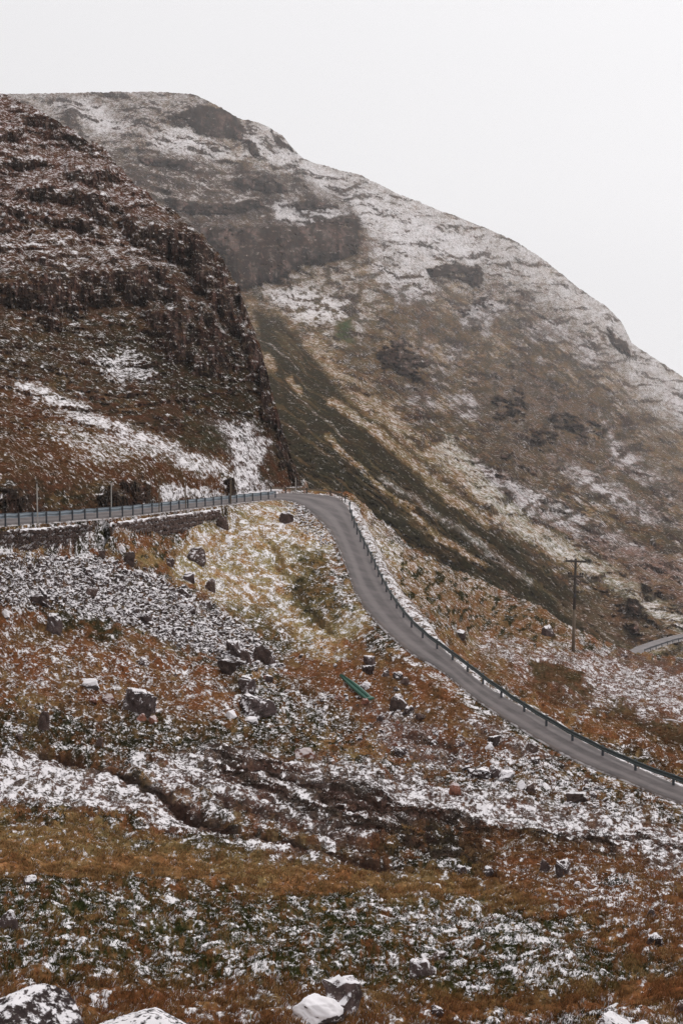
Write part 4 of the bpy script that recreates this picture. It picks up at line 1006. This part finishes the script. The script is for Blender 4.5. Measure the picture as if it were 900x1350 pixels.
# ------------------------------------------------------------------ stone retaining walls under the upper road
def stone_wall(pts, label, seed, fwd=1.05):
    """pts: (x, ytop, ybottom, z at the top) along the wall"""
    r = random.Random(seed); T_ = []; Hh = []
    for x, yt, yb, z in pts:
        p = at_z(x, yt, z); T_.append(p); Hh.append((yb - yt) * p[1] / F)
    L = spline(np.hstack([np.array(T_), np.array(Hh)[:, None]]), 200)
    L[:, 1] -= fwd
    S = np.concatenate([[0], np.cumsum(np.linalg.norm(np.diff(L[:, :3], axis=0), axis=1))])
    root = empty('retaining_wall', L[0, :3]); tag(root, label, 'wall', 'stone walls holding up the road'); b0 = Vector(L[0, :3])
    bm = bmesh.new(); z = 0.0
    hmax = L[:, 3].max()
    while z < hmax:
        ch = r.uniform(.2, .40); s = r.uniform(-.3, 0)
        while s < S[-1]:
            ln = r.uniform(.24, .75); sc = s + ln / 2
            if 0 < sc < S[-1]:
                q = [np.interp(sc, S, L[:, k]) for k in range(4)]; q2 = [np.interp(min(sc + .2, S[-1]), S, L[:, k]) for k in range(2)]
                if z + ch * .6 < q[3]:
                    R = Matrix.Rotation(math.atan2(q2[1] - q[1], q2[0] - q[0]), 3, 'Z') @ Matrix.Rotation(r.uniform(-.3, .3), 3, 'Y') @ Matrix.Rotation(r.uniform(-.15, .15), 3, 'X')
                    box(bm, Vector(q[:3]) - b0 + Vector((0, r.uniform(-.16, .10), -z - ch / 2 + r.uniform(-.09, .09))), (ln * r.uniform(.85, 1.0), .45, ch * r.uniform(.7, 1.15)), R, .04)
            s += ln
        z += ch
    for v in bm.verts:
        n = gnoise(np.array([v.co.x * 5 + v.co.z * 3]), np.array([v.co.z * 5 + v.co.y * 2]), 5)[0]; v.co.y += .05 * n; v.co.z += .03 * n
    obj_bm('stonework', bm, M['wallstone'], root)
    V = []
    for s in np.linspace(0, S[-1], 120):
        q = np.array([np.interp(s, S, L[:, k]) for k in range(3)]) - np.array(b0); wv = .22 + .14 * math.sin(s * 2.1 + seed) + .1 * math.sin(s * 5.3)
        V.append([q + np.array((0, -.10 - wv, -.10 - .15 * abs(math.sin(s * 3.3)))), q + np.array((0, -.06 - wv * .6, .05)), q + np.array((0, .1, .09 + .03 * math.sin(s * 4))), q + np.array((0, .55, .04)), q + np.array((0, .8, -.1))])
    V = np.array(V); mesh_np('snow_capping', V, grid_faces(*V.shape[:2])[:, ::-1], M['snow'], root)
M['wallstone'] = rock_material('wall_sandstone', (.082, .054, .046), .5, .75)
stone_wall([(-150, 708, 738, -12.5), (-60, 703, 728, -13.75), (0, 698.5, 723, -14.6), (60, 695, 724, -15.4), (105, 690.5, 727, -15.95), (138, 686, 722, -16.35)], 'rough brown drystone wall under the road at the left, thinly topped with snow', 3)
stone_wall([(152, 684.5, 693, -16.55), (172, 682, 700, -16.8), (200, 678.5, 701, -17.15), (225, 675.5, 697, -17.5), (250, 672.5, 692, -17.9), (275, 669, 681, -18.3), (292, 667.5, 679, -18.6)], 'lower broken stretch of stone wall below the middle of the barrier', 4, 3.0)

# ------------------------------------------------------------------ loose green barrier beam on the slope
a, _ = ground(449, 893.5); b, _ = ground(487, 925)
a[2] += .18; b[2] += .16
root = empty('loose_beam', a); tag(root, 'loose green barrier beam lying on the brown slope below the bend', 'barrier beam')
d = Vector(b - a); ln = d.length; d.normalize(); sd = d.cross(Vector((0, 0, 1))).normalized(); nu = sd.cross(d).normalized()
up_ = (nu * .8 - Vector((0, 1, 0)) * .45).normalized(); sd = d.cross(up_).normalized(); up_ = sd.cross(d).normalized()
V = []
for t in np.linspace(0, 1, 20):
    wd = .85 * (.35 + .65 * min(1, t * 2.2)); prof = [(-.30, -.04), (-.25, .06), (-.14, .10), (-.05, .04), (0, -.06), (.05, .04), (.14, .10), (.25, .06), (.30, -.04)]
    c = d * (ln * t) + up_ * (.05 * math.sin(t * 3.1))
    V.append([c + sd * (x * wd) + up_ * z for x, z in prof] + [c + sd * (x * wd) + up_ * (z - .03) for x, z in prof[::-1]])
V = np.array(V); V = np.concatenate([V, V[:, :1]], 1)
mesh_np('beam', V, grid_faces(*V.shape[:2]), M['turq'], root, smooth=False)
bm = bmesh.new(); cc = d * (ln * 1.0)
tube(bm, [cc - d * .12, cc + d * .04, cc + d * .09], [.33, .34, .24], 12)
for v in bm.verts:
    rel = v.co - cc; v.co = cc + d * rel.dot(d) + sd * rel.dot(sd) + up_ * rel.dot(up_) * .35
obj_bm('end_cap', bm, M['turq'], root, True)

# stub of wood in the orange grass, stick lying on the right
p, _ = ground(201, 1157); bm = bmesh.new()
tube(bm, [(0, 0, -.1), (.02, 0, .16), (.0, 0, .34)], [.055, .05, .035], 8); root = obj_bm('wooden_stub', bm, M['wood']); root.location = p; tag(root, 'short weathered wooden stub standing in orange grass at the left', 'post')
a, _ = ground(872, 951); b, _ = ground(897, 954)
bm = bmesh.new(); tube(bm, [a + np.array((0, 0, .15)), (a + b) / 2 + np.array((0, 0, .2)), b + np.array((0, 0, .12))], [.07, .06, .05], 8)
tag(obj_bm('plank', bm, M['snow']), 'snowy pole lying on the heath near the right edge', 'pole')

# ------------------------------------------------------------------ grass and heather
def blades(name, label, idx, per, hmin, hmax, spread, width, tint, droop, seed, dark=1.0):
    r = np.random.default_rng(seed); n = len(idx) * per
    P = VNr[idx].repeat(per, 0); tc = CNr[idx] * tint; lad = (r.random(len(idx)) < np.clip(SNr[idx] * .5 - .1, 0, .2))[:, None]; tc = np.where(lad, (.62, .58, .58), tc); c = tc.repeat(per, 0); dd = np.maximum(P[:, 1], 20)
    a = r.uniform(0, 6.28, n); rad = spread * np.sqrt(r.random(n))
    P = P + np.stack([np.cos(a) * rad, np.sin(a) * rad, np.full(n, -.03)], 1)
    hh = r.uniform(hmin, hmax, n); b = r.uniform(0, 6.28, n); lean = r.uniform(.1, 1, n) * droop * hh
    D = np.stack([np.cos(b), np.sin(b)], 1) * lean[:, None] + np.array((.35, -.25)) * (hh * .5 * droop)[:, None]
    wv = np.maximum(width, dd * .00022)[:, None] * np.stack([-np.sin(a * 3.3), np.cos(a * 3.3) * .6], 1)
    z = lambda q, h: np.concatenate([q, h[:, None]], 1)
    v0 = P + z(-wv, 0 * hh); v1 = P + z(wv, 0 * hh); v2 = P + z(D * .35 + wv * .8, hh * .6); v3 = P + z(D * .35 - wv * .8, hh * .6); v4 = P + z(D, hh * r.uniform(.75, 1, n))
    V = np.stack([v0, v1, v2, v3, v4], 1); i = np.arange(n)[:, None] * 5
    Fc = np.concatenate([i + np.array([[0, 1, 2]]), i + np.array([[0, 2, 3]]), i + np.array([[3, 2, 4]])], 0)
    c = c * r.uniform(.5, 1.7, (n, 1)) * r.normal(1, .06, (n, 3))
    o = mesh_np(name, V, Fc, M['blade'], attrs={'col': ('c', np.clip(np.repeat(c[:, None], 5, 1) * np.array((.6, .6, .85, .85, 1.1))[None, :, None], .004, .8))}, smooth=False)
    return tag(o, label, 'grass', kind='stuff')
VNr, CNr, SNr = VN.reshape(-1, 3), CN.reshape(-1, 3), SN.reshape(-1)
pxs, pys = project(VNr)
inside = (pxs > -20) & (pxs < 920) & (pys < 1375) & (pys > 700)
lum = CNr.mean(1); redness = CNr[:, 0] / (CNr[:, 2] + .01)
rdx = np.concatenate([np.full((8, len(us)), 9.), rd]).ravel()
pr = inside * sstep(900, 1120, pys) * (rdx > 1.2) * np.clip(1.2 - SNr, .15, 1) * sstep(1.5, 3.0, redness) * (.25 + sstep(.05, .09, lum))
clump = np.concatenate([np.zeros((8, len(us))), fbm(X / .9, Y / .9, 3, .6, 91)]).ravel()
pr = pr * sstep(-.15, .25, clump)
pr = pr / pr.sum(); g_idx = np.random.default_rng(3).choice(len(pr), 30000, p=pr)
blades('moor_grass', 'rust and tan moor grass over the near slope', g_idx, 6, .05, .19, .14, .006, np.array((1.5, 1.5, 1.45)), .95, 21)
pr = inside * sstep(880, 1050, pys) * (rdx > 1.5) * sstep(.065, .035, lum) * np.clip(1.2 - SNr, .1, 1) * (np.concatenate([np.zeros((8, len(us))), gully]).ravel() < .3)
pr = pr / pr.sum(); h_idx = np.random.default_rng(4).choice(len(pr), 13000, p=pr)
blades('heather', 'dark olive heather clumps on the near slope', h_idx, 10, .03, .12, .16, .009, np.array((1.0, 1.0, .9)), .9, 22)

# dark bush on the right slope
p, _ = ground(811, 1170); bm = bmesh.new(); r = random.Random(4)
for _ in range(900):
    v = Vector((r.gauss(0, .34), r.gauss(0, .22), abs(r.gauss(.12, .16)))); s = r.uniform(.03, .07)
    q = [v + Vector((r.uniform(-s, s), r.uniform(-s, s), r.uniform(-s, s))) for _ in range(3)]
    bm.faces.new([bm.verts.new(x) for x in q])
root = empty('bush', p); tag(root, 'low dark green bush in the rust grass right of the brown block', 'bush'); obj_bm('foliage', bm, M['leaf'], root)
bm = bmesh.new()
for k in range(5): tube(bm, [(0, 0, -.1), (r.uniform(-.3, .3), r.uniform(-.2, .2), .25)], [.02, .008], 5)
obj_bm('stem', bm, M['darkwood'], root)

# ------------------------------------------------------------------ air
g = NT('valley_haze'); pv = g.n('ShaderNodeVolumePrincipled'); pv.inputs['Color'].default_value = (.95, .94, .945, 1); pv.inputs['Density'].default_value = .000095; pv.inputs['Anisotropy'].default_value = .2
oo = g.n('ShaderNodeOutputMaterial'); g.L.new(pv.outputs[0], oo.inputs['Volume'])
bm = bmesh.new(); zb, zt = -150., 265.
box(bm, (0, 1190, (zb + zt) / 2), (3600, 2820, zt - zb)); hz = obj_bm('haze', bm, g.m); tag(hz, 'pale mist thickening towards the far mountain', kind='stuff')

# ------------------------------------------------------------------ sky, sun, camera
SUN_EL, SUN_AZ = math.radians(58), math.radians(25)          # azimuth measured from straight ahead towards the right
wd = bpy.data.worlds.new('World'); scene.world = wd; wd.use_nodes = True; nt = wd.node_tree
bg = nt.nodes['Background']; sky = nt.nodes.new('ShaderNodeTexSky'); sky.sky_type = 'NISHITA'; sky.sun_disc = False
sky.sun_elevation = SUN_EL; sky.sun_rotation = SUN_AZ; sky.air_density = 1.0; sky.dust_density = 3.0
hs = nt.nodes.new('ShaderNodeHueSaturation'); hs.inputs['Saturation'].default_value = .08
mx = nt.nodes.new('ShaderNodeMix'); mx.data_type = 'RGBA'; mx.inputs[0].default_value = .85; mx.inputs[7].default_value = (10.25, 10.17, 10.4, 1)
nt.links.new(sky.outputs[0], hs.inputs['Color']); nt.links.new(hs.outputs[0], mx.inputs[6]); tcw = nt.nodes.new('ShaderNodeTexCoord'); sx = nt.nodes.new('ShaderNodeSeparateXYZ'); nt.links.new(tcw.outputs['Generated'], sx.inputs[0])
mr = nt.nodes.new('ShaderNodeMapRange'); nt.links.new(sx.outputs['X'], mr.inputs[0])
for k_, v_ in enumerate((-.5, .5, .82, 1.12)): mr.inputs[k_ + 1].default_value = v_
vs = nt.nodes.new('ShaderNodeVectorMath'); vs.operation = 'SCALE'; nt.links.new(mx.outputs[2], vs.inputs[0]); nt.links.new(mr.outputs[0], vs.inputs[3])
nt.links.new(vs.outputs[0], bg.inputs['Color'])
bg.inputs['Strength'].default_value = .1
sl = bpy.data.lights.new('sun', 'SUN'); sl.energy = .9; sl.angle = math.radians(14); sl.color = (1, .96, .91)
so = link(bpy.data.objects.new('sun', sl))
sd_ = Vector((math.sin(SUN_AZ) * math.cos(SUN_EL), math.cos(SUN_AZ) * math.cos(SUN_EL), math.sin(SUN_EL)))
so.rotation_euler = sd_.to_track_quat('Z', 'Y').to_euler()
cam = bpy.data.cameras.new('camera'); cam.sensor_fit = 'VERTICAL'; cam.sensor_height = 36; cam.lens = F * 36 / 1350; cam.clip_end = 9000; cam.clip_start = .5
co = link(bpy.data.objects.new('camera', cam)); co.rotation_euler = (math.pi / 2 - TH, 0, 0); scene.camera = co
scene.view_settings.view_transform = 'Standard'; scene.view_settings.look = 'None'; scene.view_settings.exposure = 0; scene.view_settings.gamma = 1
cy = scene.cycles; cy.max_bounces = 6; cy.diffuse_bounces = 3; cy.volume_bounces = 2; cy.use_denoising = True; cy.denoiser = 'OPENIMAGEDENOISE'; cy.denoising_input_passes = 'RGB_ALBEDO_NORMAL'; cy.denoising_prefilter = 'NONE'; cy.volume_step_rate = 4
